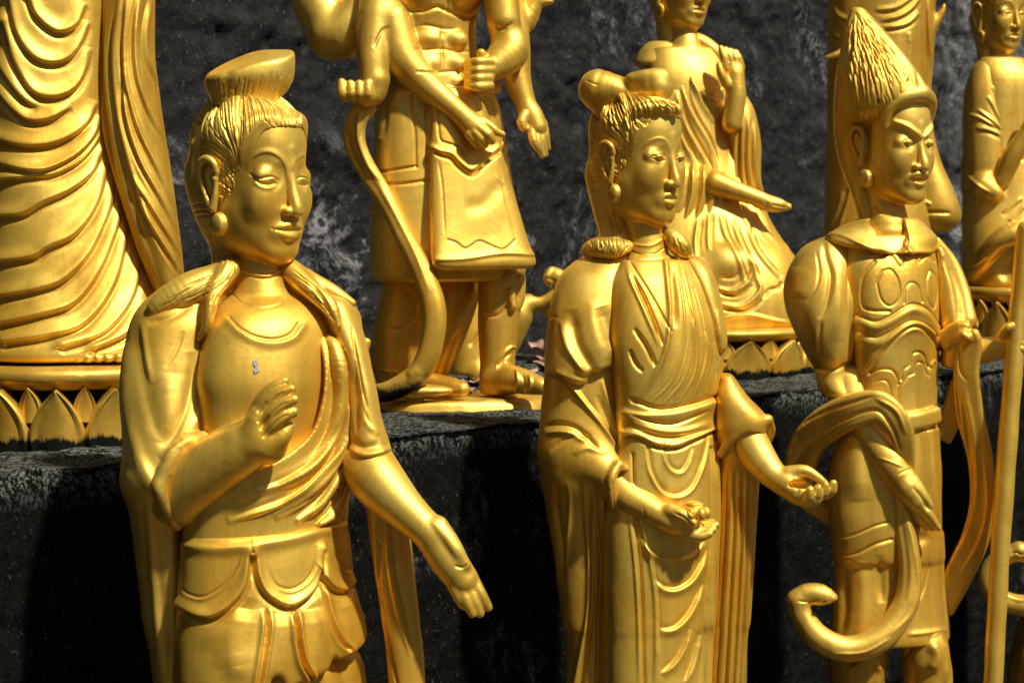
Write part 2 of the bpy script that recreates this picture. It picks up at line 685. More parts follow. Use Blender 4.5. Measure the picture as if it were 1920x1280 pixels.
def gold(name, soot=None, bright=(.86, .595, .10), deep=(.76, .43, .035), rough=.49):
    "brushed-on metallic gold paint over cement, with worn specks; soot = height (m above the thing's base) of black growth"
    m, t, b, co = new_mat(name)
    big = noise(t, co, 5.5, 3, .5, .6)
    fine = noise(t, co, 60, 4, .6)
    c = mix(t, ramp(t, big, [(.35, (0, 0, 0)), (.68, (1, 1, 1))]), deep, bright)
    c = mix(t, ramp(t, fine, [(.3, (0, 0, 0)), (.75, (1, 1, 1))]), mix(t, .15, c, (.42, .22, .015)), c)
    stm = nd(t, 'ShaderNodeMapping')
    stm.inputs['Scale'].default_value = (26, 26, 2.2)
    t.links.new(co, stm.inputs['Vector'])
    strk = ramp(t, math_(t, 'MULTIPLY', noise(t, stm.outputs[0], 1.0, 4, .6), math_(t, 'ADD', noise(t, co, 4, 2), .35)), [(.40, (0, 0, 0)), (.62, (1, 1, 1))])
    c = mix(t, math_(t, 'MULTIPLY', strk, .5), c, (.33, .18, .012))
    grime = ramp(t, noise(t, co, 14, 6, .75, .4), [(.56, (0, 0, 0)), (.74, (1, 1, 1))])
    c = mix(t, math_(t, 'MULTIPLY', grime, .40), c, (.28, .15, .012))
    # tiny pits where the plaster shows dark
    vo = nd(t, 'ShaderNodeTexVoronoi', Scale=95.0)
    t.links.new(co, vo.inputs['Vector'])
    pit = ramp(t, vo.outputs['Distance'], [(.0, (1, 1, 1)), (.075, (0, 0, 0))])
    sel = ramp(t, noise(t, co, 9, 2), [(.52, (0, 0, 0)), (.62, (1, 1, 1))])
    pitm = math_(t, 'MULTIPLY', pit, sel)
    c = mix(t, pitm, c, (.10, .05, .012))
    met = math_(t, 'SUBTRACT', .66, math_(t, 'MULTIPLY', pitm, .7))
    ro = math_(t, 'ADD', rough - .14, math_(t, 'MULTIPLY', noise(t, co, 16, 5, .65), .3))
    if soot is not None:
        sp = t.nodes.new('ShaderNodeSeparateXYZ')
        t.links.new(co, sp.inputs[0])
        st = nd(t, 'ShaderNodeMapping')
        st.inputs['Scale'].default_value = (1, 1, .35)
        t.links.new(co, st.inputs['Vector'])
        n1 = noise(t, st.outputs[0], 22, 8, .75)
        hgt = math_(t, 'ADD', sp.outputs['Z'], math_(t, 'MULTIPLY', math_(t, 'SUBTRACT', n1, .5), .07))
        s_ = ramp(t, math_(t, 'DIVIDE', hgt, soot * 2), [(.36, (1, 1, 1)), (.62, (0, 0, 0))])
        c = mix(t, s_, c, (.007, .0065, .005))
        met = math_(t, 'MULTIPLY', met, math_(t, 'SUBTRACT', 1.0, s_))
        ro = math_(t, 'MAXIMUM', ro, math_(t, 'MULTIPLY', s_, .85))
        t.links.new(math_(t, 'MULTIPLY', math_(t, 'SUBTRACT', 1.0, s_), .5), b.inputs['Specular IOR Level'])
    b.inputs['Coat Weight'].default_value = .30
    b.inputs['Coat Roughness'].default_value = .42
    t.links.new(c, b.inputs['Base Color'])
    t.links.new(met, b.inputs['Metallic'])
    t.links.new(ro, b.inputs['Roughness'])
    bu = nd(t, 'ShaderNodeBump', Strength=.35, Distance=.0022)
    hh = math_(t, 'ADD', math_(t, 'MULTIPLY', noise(t, co, 130, 3, .6), .30), noise(t, co, 32, 3, .5))
    hh = math_(t, 'SUBTRACT', hh, math_(t, 'MULTIPLY', pitm, .8))
    t.links.new(hh, bu.inputs['Height'])
    t.links.new(bu.outputs[0], b.inputs['Normal'])
    return m


def rock(name, lichen=.5, base=(.016, .016, .015), pale=(.30, .29, .27), sc=1.0, streak=1.0, bump=.6, rim=None, right=False, spec=.2):
    m, t, b, co = new_mat(name)
    mp = nd(t, 'ShaderNodeMapping')
    mp.inputs['Scale'].default_value = (1, 1, streak)
    t.links.new(co, mp.inputs['Vector'])
    v = mp.outputs[0]
    n1 = noise(t, v, 3.2 * sc, 6, .62, .5)
    n2 = noise(t, v, 26 * sc, 8, .72, .3)
    n3 = noise(t, v, 110 * sc, 4, .7)
    g = mix(t, ramp(t, n1, [(.35, (0, 0, 0)), (.7, (1, 1, 1))]), base, tuple(2.0 * x for x in base))
    g = mix(t, ramp(t, n2, [(.45, (0, 0, 0)), (.75, (1, 1, 1))]), g, tuple(3.5 * x for x in base))
    big = ramp(t, noise(t, v, 2.1 * sc, 4, .6, .8), [(.62 - .25 * lichen, (0, 0, 0)), (.80 - .2 * lichen, (1, 1, 1))])
    sm = ramp(t, math_(t, 'ADD', math_(t, 'MULTIPLY', n2, .6), math_(t, 'MULTIPLY', n3, .4)), [(.50, (0, 0, 0)), (.57, (1, 1, 1))])
    l = math_(t, 'MULTIPLY', big, sm)
    spk = ramp(t, n3, [(.62, (0, 0, 0)), (.70, (.9, .9, .9))])
    l = math_(t, 'MAXIMUM', l, math_(t, 'MULTIPLY', spk, .55))
    if rim:
        sp = t.nodes.new('ShaderNodeSeparateXYZ')
        t.links.new(co, sp.inputs[0])
        hz = math_(t, 'SUBTRACT', sp.outputs['Z'], math_(t, 'MULTIPLY', math_(t, 'SUBTRACT', n2, .5), .10))
        near = ramp(t, math_(t, 'SUBTRACT', hz, rim - .5), [(.44, (0, 0, 0)), (.5, (1, 1, 1))])
        fl = ramp(t, math_(t, 'ADD', math_(t, 'MULTIPLY', n2, .4), math_(t, 'MULTIPLY', n3, .6)), [(.48, (0, 0, 0)), (.56, (1, 1, 1))])
        l = math_(t, 'MAXIMUM', l, math_(t, 'MULTIPLY', near, fl))
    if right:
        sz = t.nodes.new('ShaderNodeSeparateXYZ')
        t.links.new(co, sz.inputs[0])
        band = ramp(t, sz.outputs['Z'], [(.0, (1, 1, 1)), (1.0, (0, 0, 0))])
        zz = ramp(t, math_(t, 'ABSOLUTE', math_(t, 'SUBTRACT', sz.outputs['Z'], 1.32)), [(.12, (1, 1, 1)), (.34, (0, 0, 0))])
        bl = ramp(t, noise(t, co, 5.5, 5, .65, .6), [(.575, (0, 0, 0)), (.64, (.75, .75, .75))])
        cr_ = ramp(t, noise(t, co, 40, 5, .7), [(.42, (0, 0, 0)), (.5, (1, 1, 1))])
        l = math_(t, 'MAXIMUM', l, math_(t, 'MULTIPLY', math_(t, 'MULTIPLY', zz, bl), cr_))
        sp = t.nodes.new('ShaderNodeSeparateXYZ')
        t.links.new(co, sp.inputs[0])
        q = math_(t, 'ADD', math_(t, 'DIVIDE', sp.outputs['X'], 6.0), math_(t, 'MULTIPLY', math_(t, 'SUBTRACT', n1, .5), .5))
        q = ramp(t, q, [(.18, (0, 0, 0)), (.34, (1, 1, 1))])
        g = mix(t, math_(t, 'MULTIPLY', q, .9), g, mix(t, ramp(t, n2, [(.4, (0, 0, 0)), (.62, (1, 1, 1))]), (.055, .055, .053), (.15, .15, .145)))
    c = mix(t, l, g, pale)
    t.links.new(c, b.inputs['Base Color'])
    b.inputs['Roughness'].default_value = .8
    b.inputs['Specular IOR Level'].default_value = spec
    bu = nd(t, 'ShaderNodeBump', Strength=bump, Distance=.02)
    hh = math_(t, 'ADD', n2, math_(t, 'MULTIPLY', n3, .35))
    t.links.new(hh, bu.inputs['Height'])
    t.links.new(bu.outputs[0], b.inputs['Normal'])
    return m


M['gold'] = gold('gold_paint')
M['gold2'] = gold('gold_paint_warm', bright=(.82, .53, .07), deep=(.66, .34, .022))
M['ped'] = gold('gold_paint_pedestal', soot=.016, rough=.52, bright=(.76, .49, .07), deep=(.56, .30, .02))
M['soot'] = gold('gold_paint_sooty_foot', soot=.05)
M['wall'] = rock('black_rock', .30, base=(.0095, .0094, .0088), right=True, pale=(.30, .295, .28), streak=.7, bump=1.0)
M['ledge'] = rock('mossy_black_concrete', .30, base=(.0042, .0043, .0035), pale=(.24, .25, .21), sc=1.5, streak=.6, bump=1.0, rim=1.047, spec=.05)
M['top'] = rock('flecked_concrete_top', .95, base=(.014, .014, .012), pale=(.42, .41, .38), sc=1.6)
M['grey'] = rock('pale_grey_rock', .5, base=(.085, .085, .082), pale=(.36, .36, .36), sc=.6, streak=.6, bump=.7)
m, t, b, co = new_mat('dirt_ground')
t.links.new(ramp(t, noise(t, co, 3, 5), [(.3, (.030, .023, .015)), (.7, (.06, .046, .03))]), b.inputs['Base Color'])
b.inputs['Roughness'].default_value = .9
M['ground'] = m
m, t, b, co = new_mat('dry_leaf')
t.links.new(ramp(t, noise(t, co, 40, 3), [(.35, (.20, .10, .06)), (.65, (.48, .30, .22))]), b.inputs['Base Color'])
b.inputs['Roughness'].default_value = .7
M['leaf'] = m
m, t, b, co = new_mat('bare_plaster')
b.inputs['Base Color'].default_value = (.33, .31, .30, 1)
b.inputs['Roughness'].default_value = .9
M['plaster'] = m

m, t, b, co = new_mat('added_woodland')  # dark foliage for the ring added behind the viewer
t.links.new(ramp(t, noise(t, co, 1.2, 6, .7), [(.35, (.012, .016, .006)), (.7, (.05, .06, .02))]), b.inputs['Base Color'])
b.inputs['Roughness'].default_value = .9
M['added_wood'] = m
def guardian1():
    f = Fig(460, 700, 2.8, 0.0)
    t = thing('standing_statue', 'largest gold statue, one palm raised at its chest and other arm held out low', 'statue', f.base, 'golden statues in the front row')
    hd = Head(f, (480, 320, 0), 1.0, 43, 3)
    # ---- body: head, neck, chest, forearms and hands
    h = Vol(f, 2.2)
    face(hd, h, {'lips': 1.22, 'mouth': 4})
    ears(hd, h, .82, 25, -9)
    h.cap([(478, 450, -20, 46), (488, 520, -5, 46), (492, 590, 0, 56)], 8)
    b = Vol(f, 3)
    b.loft([(548, 440, 545, 0, 40), (575, 405, 600, 5, 80, -.2), (620, 385, 640, 12, 100, -.3), (700, 370, 640, 24, 108, -.3), (760, 374, 636, 22, 104, -.3), (850, 374, 634, 10, 98, -.3), (960, 360, 635, 5, 105, -.3)], n=2.1)
    b.cap([(488, 520, -5, 45), (492, 590, 0, 60)], 12)
    # forearm and hand raised
    b.cap([(338, 925, 95, 62), (385, 885, 125, 58), (440, 848, 150, 50), (482, 822, 165, 42)], 8)
    b.ell((506, 826, 172), (34, 42, 26), k=16)
    b.cap([(478, 830, 178, 26), (484, 790, 184, 24), (500, 770, 182, 20)], 12)
    for P in ([(476, 776, 176, 12.5), (492, 745, 186, 12), (514, 724, 190, 10.5), (534, 714, 190, 8)],
              [(480, 788, 184, 13), (500, 758, 194, 12.5), (524, 738, 198, 11), (546, 729, 198, 9)],
              [(486, 802, 188, 13), (506, 776, 199, 13), (530, 758, 203, 11), (551, 749, 202, 9.5)],
              [(492, 818, 188, 13), (512, 796, 198, 13), (533, 780, 201, 11.5), (550, 772, 198, 10)]):
        b.cap(P, 2.5)
    b.cap([(500, 840, 180, 22), (528, 818, 186, 17), (541, 800, 184, 12)], 6)
    # lowered arm and hand
    b.cap([(690, 870, 30, 50), (712, 905, 50, 50), (760, 955, 70, 38), (808, 1000, 82, 31)], 8)
    b.cap([(808, 1000, 82, 31), (838, 1045, 84, 34), (866, 1085, 82, 30)], 10)
    b.cap([(822, 985, 92, 18), (850, 1022, 104, 15), (872, 1058, 104, 11)], 7)
    for P in ([(842, 1078, 92, 12), (856, 1112, 96, 10.5), (868, 1135, 92, 8)],
              [(856, 1082, 90, 12.5), (872, 1122, 95, 11), (886, 1150, 90, 8.5)],
              [(868, 1080, 86, 13), (886, 1120, 90, 11), (900, 1150, 84, 8.5)],
              [(880, 1075, 80, 13), (899, 1110, 84, 12), (915, 1138, 78, 9)]):
        b.cap(P, 2.5)
    st = [  # face lines
        ([(462, 318), (470, 299), (488, 287), (508, 286), (525, 296), (536, 314), (540, 345)], 7, 3, 2.4, {'d': (30, 200)}),
        ([(549, 322), (554, 303), (566, 292), (580, 290)], 6, 3, 1.8),
        ([(466, 325), (484, 335), (500, 333), (514, 332), (523, 340)], 2.4, 2.4, -3.0),
        ([(472, 333), (488, 344), (503, 347), (518, 343)], 2.2, 2.2, -2.6),
        ([(474, 340), (489, 350), (504, 353), (519, 349)], 3, 4, 1.6),
        ([(555, 338), (563, 333), (572, 333), (580, 337)], 2.2, 2.2, -2.6),
        ([(555, 346), (565, 347), (574, 348), (581, 343)], 2.2, 2.2, -2.2),
        # neck rings and neckline
        ([(455, 506), (478, 515), (505, 517), (528, 506)], 2.5, 4, 2.6, {'taper': 'none'}), ([(455, 511), (478, 520), (505, 522), (528, 511)], 2, 2, -2.4, {'taper': 'none'}),
        ([(436, 552), (455, 567), (492, 577), (524, 570), (534, 560)], 1.8, 1.8, -2.2, {'taper': 'none'}),
        ([(430, 602), (450, 622), (480, 638), (515, 643), (548, 634), (566, 612)], 2.5, 9, 3.4, {'taper': 'none'}),
        ([(430, 596), (450, 616), (480, 631), (515, 636), (545, 626), (560, 606)], 3, 2, -2.2, {'taper': 'none'}),
        # knuckles, palm and finger creases of the low hand
        ([(877, 1056), (868, 1064), (852, 1060)], 2.2, 2.2, -3), ([(806, 972), (832, 1004), (862, 1048)], 10, 6, 2.4),
        ([(482, 775), (500, 750)], 2.5, 2.5, -2), ([(488, 800), (505, 778)], 2.5, 2.5, -2)]
    st += [(p, 2.2, 2.2, -2.6, {'taper': 'end'}) for p in ([(484, 790), (500, 763), (520, 742), (536, 734)], [(489, 803), (506, 779), (526, 760), (541, 753)], [(494, 818), (511, 797), (531, 781), (543, 776)])]
    body = part(f, 'body', t, [h, b], st, M['gold'], sub=1, bump=.5)
    # ---- inner robe drawn across the chest and down to the belt
    r = Vol(f, 3)
    r.loft([(600, 400, 600, 5, 95, -.3), (650, 372, 655, 16, 110, -.32), (700, 362, 668, 26, 114, -.32), (760, 362, 668, 26, 114, -.32), (820, 360, 664, 20, 113, -.3), (900, 350, 656, 14, 116, -.3), (960, 345, 648, 10, 112, -.3), (1030, 340, 642, 8, 110, -.3)], n=2.1, cap=40)
    RR = np.array([(600, 400, 600, 5, 95, -.3), (650, 372, 655, 16, 110, -.32), (700, 362, 668, 26, 114, -.32), (760, 362, 668, 26, 114, -.32), (820, 360, 664, 20, 113, -.3), (900, 350, 656, 14, 116, -.3), (960, 345, 648, 10, 112, -.3), (1030, 340, 642, 8, 110, -.3)])

    def sd(u, v):
        q = [np.interp(v, RR[:, 0], RR[:, j]) for j in range(6)]
        a_, x_ = (q[2] - q[1]) / 2, u - (q[1] + q[2]) / 2
        return q[3] + q[5] * x_ + q[4] * max(0, 1 - min(1, abs(x_ / a_)) ** 2.1) ** (1 / 2.1)
    for P in ([(618, 640, 3), (630, 690, 7), (634, 750, 9), (624, 810, 9), (596, 860, 8), (556, 895, 7), (505, 922, 3)],
              [(640, 680, 3), (650, 740, 8), (648, 800, 9), (630, 860, 9), (596, 905, 8), (550, 940, 6), (500, 966, 2)],
              [(656, 800, 4), (650, 850, 8), (630, 900, 8), (600, 945, 7), (560, 975, 3)],
              [(654, 880, 4), (644, 925, 8), (622, 962, 7), (598, 985, 3)]):
        r.cap([(u, v, sd(u, v) - 3, w_) for u, v, w_ in P], 9)
    r.loft([(540, 280, 580, 150, 140), (620, 280, 598, 150, 140), (700, 280, 612, 150, 140), (770, 280, 605, 150, 140), (822, 280, 583, 150, 140), (862, 280, 530, 150, 140), (892, 280, 455, 150, 140), (915, 280, 380, 150, 140)], 6, True, 5, 20)
    sr = []
    for P, a, wl, wr in (([(604, 606), (634, 672), (644, 735), (634, 800), (600, 856), (556, 893), (480, 928)], 6, 6, 14),
                         ([(628, 650), (652, 720), (656, 790), (636, 845), (596, 893), (545, 935), (425, 980)], 6, 5, 14),
                         ([(662, 770), (652, 830), (622, 886), (575, 935), (515, 975)], 5, 4, 12),
                         ([(660, 830), (646, 890), (616, 945), (590, 975)], 4.5, 4, 11),
                         ([(662, 880), (652, 930), (628, 965), (600, 988)], 5, 4, 10)):
        sr += [(P, wl, wr, a * 1.6, {'taper': 'end'}), ([(u + 4, v - 10) for u, v in P], 5, 6, -a * 1.1, {'taper': 'end'})]
    sr += [([(470, 905), (430, 925), (400, 940)], 6, 8, 3), ([(520, 905), (470, 930), (435, 945)], 3, 6, 3.5),
           ([(400, 640), (392, 700), (396, 760), (404, 830)], 5, 16, -4)]
    part(f, 'inner_robe', t, r, sr, M['gold'], bump=1.2)
    # ---- skirt with scalloped apron
    s = Vol(f, 4)
    s.loft([(985, 345, 655, 8, 116, -.3), (1040, 338, 663, 10, 120, -.3), (1110, 334, 670, 12, 124, -.3), (1180, 330, 690, 14, 128, -.3), (1228, 328, 698, 14, 132, -.3), (1320, 326, 700, 12, 134, -.3)], n=2.1, cap=8)
    s.plane((600, 1262, 100), (.30, 1, -.1), 420, 6)
    s.ell((520, 1282, 130), (13, 20, 60), k=8, sub=True)
    s.ell((630, 1256, 110), (12, 22, 60), k=8, sub=True)
    s.plane((520, 1003, 120), (.14, -1, .25), 400, 4)
    ss = [([(335, 1020), (400, 1028), (470, 1022), (560, 1006), (645, 975)], 8, 12, 6, {'taper': 'none'})]
    out = [([(336, 1135), (370, 1152), (400, 1153), (435, 1130), (460, 1095), (471, 1040)]), ([(475, 1040), (482, 1080), (500, 1112), (540, 1134), (575, 1118), (598, 1085), (606, 1030)]), ([(606, 1078), (622, 1098), (645, 1106), (662, 1092)])]
    for P in out:
        ss += [(P, 16, 3.5, 9, {'taper': 'none'}), ([(u, v + 6) for u, v in P], 3, 7, -7, {'taper': 'none'})]
    for P in ([(338, 1098), (352, 1112), (380, 1118), (415, 1100), (440, 1070), (452, 1035)], [(500, 1044), (504, 1070), (518, 1096), (545, 1104), (572, 1090), (588, 1062), (592, 1022)], [(615, 1002), (626, 1036), (650, 1068), (663, 1062)]):
        ss += [(P, 2.2, 2.2, -3.2), ([(u, v + 4) for u, v in P], 2, 4, 2)]
    for P, a in (([(500, 1140), (500, 1180), (492, 1240), (484, 1285)], 8), ([(552, 1140), (556, 1190), (566, 1240), (584, 1274)], 11), ([(604, 1092), (614, 1150), (636, 1200), (652, 1216)], 6)):
        ss += [(P, 5, 4, -a * 2.0, {'taper': 'start'}), ([(u + 7, v) for u, v in P], 5, 20, a * .9, {'taper': 'start'}), ([(u - 8, v) for u, v in P], 14, 5, a * .5, {'taper': 'start'})]
    ss += [([(524, 1150), (526, 1210), (524, 1262)], 19, 19, 6, {'taper': 'start'}), ([(584, 1140), (596, 1200), (604, 1262)], 19, 19, 6, {'taper': 'start'}), ([(640, 1110), (662, 1170), (676, 1225)], 18, 16, 9, {'taper': 'start'}), ([(455, 1140), (448, 1200), (444, 1250)], 22, 22, 7, {'taper': 'start'}), ([(400, 1170), (420, 1210), (430, 1250)], 30, 30, 4), ([(470, 1120), (450, 1180), (440, 1250)], 14, 14, -3)]
    part(f, 'pleated_skirt', t, s, ss, M['gold2'], bump=1.2)
    s2 = Vol(f, 6)
    s2.loft([(1215, 345, 660, 4, 98, -.3), (1290, 338, 692, 8, 112, -.3), (1600, 320, 710, 4, 115, -.3), (2200, 300, 730, 4, 130, -.3), (2318, 296, 734, 4, 132, -.3)], n=2.1)
    part(f, 'under_skirt', t, s2, [([(500, 1250), (520, 1290)], 12, 12, -8, {'taper': 'none'}), ([(585, 1260), (600, 1320)], 14, 10, 8), ([(640, 1240), (655, 1320)], 12, 14, -7), ([(430, 1250), (420, 1330)], 14, 14, -6)], M['gold2'], sub=0)
    # ---- outer robe: shawl over both shoulders, wide sleeves hanging to the ground
    o = Vol(f, 4)
    o.loft([(528, 330, 420, -10, 40), (560, 274, 432, -5, 66), (600, 246, 430, 5, 82), (650, 234, 412, 12, 90), (720, 228, 404, 20, 96), (800, 229, 408, 28, 104), (860, 232, 398, 34, 108), (920, 238, 352, 34, 96), (980, 246, 345, 26, 82), (1060, 256, 350, 16, 74), (1160, 268, 352, 10, 70), (1280, 288, 354, 6, 66), (1700, 320, 380, 0, 60)], n=2.2, cap=30)
    o.cap([(440, 520, -20, 30), (385, 545, -10, 40), (330, 570, 0, 42)], 14)
    o.cap([(545, 520, -15, 22), (600, 560, -10, 34), (640, 600, -8, 36)], 14)
    o.loft([(555, 590, 650, -5, 45), (600, 606, 674, -4, 56), (660, 632, 692, 2, 62), (720, 650, 704, 8, 62), (790, 652, 718, 14, 60), (835, 652, 732, 20, 60), (858, 650, 736, 24, 58)], n=2.2, cap=16)
    # back panel of the robe behind the torso
    o.loft([(560, 360, 620, -55, 60), (700, 300, 690, -55, 75), (1000, 290, 650, -50, 70), (1400, 300, 640, -50, 66), (1750, 310, 640, -50, 66)], n=2.3)
    # cuff around the raised forearm
    o.ell((300, 900, 60), (70, 60, 80), k=24)
    o.cap([(395, 870, 150, 60), (440, 830, 190, 52), (520, 770, 240, 50)], 4, True)
    o.cap([(334, 984, 108, 9), (313, 952, 142, 12), (303, 914, 156, 14), (311, 876, 156, 15), (334, 846, 146, 15), (366, 824, 124, 13), (402, 812, 92, 10)], 7)
    so = [([(322, 890), (318, 920), (328, 958)], 4, 6, -4), ([(232, 640), (236, 760), (262, 860), (300, 930), (318, 975)], 12, 16, 7), ([(250, 590), (262, 680), (290, 790), (330, 850)], 22, 14, -5), ([(264, 600), (270, 655), (282, 720)], 8, 5, 4),
          ([(437, 545), (433, 590), (408, 645), (392, 700), (394, 760), (402, 820)], 14, 5, 6, {'taper': 'none'}),
          ([(358, 660), (362, 700), (352, 760), (330, 810), (310, 840)], 6, 12, -5), ([(372, 690), (382, 730), (372, 780), (340, 830)], 12, 8, 5), ([(345, 620), (330, 660), (310, 690)], 3, 5, -2),
          ([(300, 860), (330, 836), (365, 826), (400, 840)], 10, 8, 5), ([(330, 880), (350, 862), (380, 856), (405, 862)], 3, 4, -3), ([(275, 605), (320, 595), (360, 570)], 6, 8, -4),
          ([(390, 700), (384, 760), (388, 800)], 8, 8, 4), ([(322, 700), (314, 770), (300, 830)], 20, 20, 4),
          ([(322, 985), (326, 1100), (330, 1280)], 14, 10, 6, {'taper': 'end'}), ([(290, 960), (300, 1100), (312, 1280)], 10, 10, -4), ([(265, 930), (275, 1080), (290, 1280)], 8, 8, -3),
          ([(540, 525), (546, 570), (570, 600), (610, 630), (640, 668), (655, 720), (662, 790), (664, 850)], 5, 14, 6), ([(660, 612), (668, 660), (678, 720), (690, 770)], 2, 4, -4), ([(662, 655), (670, 720), (686, 780), (704, 812)], 3, 6, -4),
          ([(690, 640), (700, 700), (712, 760)], 4, 3, -3), ([(676, 740), (688, 790), (712, 815)], 4, 6, 4), ([(652, 838), (680, 852), (712, 848), (736, 838)], 6, 5, 6), ([(655, 820), (680, 838), (712, 832)], 7, 7, -4), ([(660, 690), (668, 760), (664, 830)], 6, 8, -4)]
    part(f, 'outer_robe', t, o, so, M['gold'], bump=1.3)
    g = Vol(f, 4)
    g.loft([(880, 672, 728, 0, 34), (940, 685, 745, 0, 40), (985, 690, 766, 0, 40), (1060, 700, 776, 0, 38), (1150, 714, 786, 0, 38), (1280, 728, 798, 0, 38), (1700, 745, 815, 0, 40)], n=2.6, cap=20)
    part(f, 'hanging_sleeve', t, g, [([(728, 960), (734, 1050), (752, 1140), (775, 1230)], 3, 3, -6, {'taper': 'end'}), ([(724, 960), (728, 1050), (746, 1150), (768, 1230)], 6, 3, 4), ([(712, 1020), (712, 1110), (730, 1210), (746, 1290)], 3, 3, -6, {'taper': 'none'}), ([(740, 1060), (762, 1160)], 14, 14, 4), ([(700, 960), (712, 1120), (726, 1280)], 5, 5, 4)], M['gold2'])
    # ---- hair
    a = Vol(f, 2.6)
    hair_cap(hd, a)
    a.cap([(395, 330, -40, 50), (408, 400, -40, 42), (428, 450, -30, 34), (432, 505, -15, 36)], 20)
    a.cap([(440, 505, 10, 26), (405, 522, 30, 28), (352, 545, 50, 32), (300, 572, 62, 20), (282, 590, 62, 10)], 12)
    a.cap([(430, 505, 40, 20), (402, 545, 78, 15), (394, 580, 92, 12), (388, 610, 96, 10), (375, 634, 90, 6)], 8)
    a.cap([(512, 490, -20, 24), (546, 510, 0, 22), (585, 545, 30, 18), (618, 575, 50, 16), (634, 610, 56, 8)], 8)
    a.cap([(536, 500, -20, 18), (580, 525, -5, 18), (625, 550, 5, 16), (660, 568, 6, 8)], 8)
    sh = strands(hd, 165, 2.0, 3, (-20, -148, -20), 1.35)
    sh += fan([(480, 185), (490, 215), (505, 238)], [(575, 220), (578, 240), (580, 262)], 20, 1.4, 1.4, -1.5, 3, 5)
    sh += fan([(412, 450), (412, 500), (330, 545), (285, 575)], [(440, 470), (436, 520), (380, 560), (310, 590)], 12, 1.8, 1.8, -1.8, 4, 6)
    sh += fan([(425, 510), (398, 560), (392, 600)], [(440, 520), (410, 560), (400, 610)], 5, 1.8, 1.8, -2, 2, 7)
    sh += fan([(545, 505), (590, 535), (630, 600)], [(550, 530), (590, 565), (630, 610)], 8, 1.8, 1.8, -2.4, 3, 8)
    sh += fan([(375, 380), (398, 440), (412, 500)], [(405, 400), (425, 440), (434, 500)], 8, 1.8, 1.8, -1.8, 3, 9)
    sh += fan([(414, 300), (416, 350), (420, 410)], [(450, 290), (446, 350), (438, 400)], 10, 1.4, 1.4, -1.8, 5, 13)
    hair = part(f, 'hair', t, a, sh, M['gold'], bump=.6, post=1)
    bn = Vol(f, 2.6)
    bn.loft([(88, 470, 552, 0, 40), (112, 425, 553, 0, 58), (135, 394, 552, 0, 66), (152, 384, 548, 0, 66), (170, 387, 538, 0, 58), (184, 394, 526, 0, 52), (200, 398, 520, 0, 50)], n=2.4, cap=6)
    bn.plane((400, 128, 0), (-.36, -1, .3), 200, 7)
    bn.plane((500, 99, 0), (-.07, -1, .32), 200, 7)
    part(f, 'topknot', t, bn, fan([(400, 150), (400, 168), (404, 186)], [(548, 130), (540, 160), (522, 180)], 14, 1.6, 1.6, -1.8, 4, 2) + [([(430, 128), (424, 150), (430, 172)], 10, 10, -3)], M['gold'], bump=1)
    for sgn in (-1, 1):
        e = Vol(f, 2.2)
        hd.e(e, (sgn * 92, 100, -4), (8, 21, 19), 2)
        hd.e(e, (sgn * 84, 100, -4), (8, 24, 22), 2)
        part(f, 'ear_stud', t, e, (), M['gold'], sub=0, bump=0)
    # chipped paint on the chest
    c = Vol(f, 1.6)
    chip = []
    for px, py in ((474, 676), (481, 675), (484, 682), (483, 690), (486, 696), (478, 700), (476, 694), (479, 688), (475, 683)):
        o_ = Vector(CAM) - Vector(body.parent.location)
        d_ = Vector(W(px, py, 3.0) - CAM).normalized()
        hit, loc, nor, _ = body.ray_cast(o_, d_)
        chip.append(np.array(loc - d_ * .0016) if hit else None)
    if all(p is not None for p in chip):
        cen = np.mean(chip, 0)
        V = np.vstack([chip, [cen]])
        V = np.vstack([V, V + FWD * .004])
        n_ = len(chip)
        Q = [(i, (i + 1) % n_, n_, n_) for i in range(n_)]
        me = bpy.data.meshes.new('paint_chip')
        me.from_pydata([tuple(v) for v in V], [], [(i, (i + 1) % n_, n_) for i in range(n_)] + [(i + n_ + 1, n_ * 2 + 1, (i + 1) % n_ + n_ + 1) for i in range(n_)] + [(i, i + n_ + 1, (i + 1) % n_ + n_ + 1, (i + 1) % n_) for i in range(n_)])
        me.materials.append(M['plaster'])
        ch = bpy.data.objects.new('paint_chip', me)
        COL.objects.link(ch)
        ch.parent = body
        ch['label'] = 'small bare grey chip in the gold paint of the chest'
    return t, f
def brows_lids(hd, o=0):
    "fine face lines placed from the head's own landmarks"
    U = lambda *P: [hd.uv(*p) for p in P]
    k = hd.sc
    st = []
    for s in (-1, 1):
        st += [(U((s * 9, 0, 96), (s * 14, -18, 96), (s * 26, -31, 92), (s * 42, -34, 85), (s * 58, -26, 72), (s * 68, -10, 60)), 6 * k, 3 * k, 1.6 * k) if s == -1 else
               (U((s * 9, 0, 96), (s * 14, -18, 96), (s * 26, -31, 92), (s * 42, -34, 85), (s * 56, -28, 72)), 3 * k, 6 * k, 1.4 * k)]
        st += [(U((s * 20, 12, 90), (s * 30, 4, 94), (s * 44, 4, 92), (s * 60, 12, 80)), 2.3 * k, 2.3 * k, -2.4 * k),
               (U((s * 20, 14, 90), (s * 30, 19, 93), (s * 44, 18, 91), (s * 60, 12, 80)), 2.3 * k, 2.3 * k, -2.2 * k)]
    return st


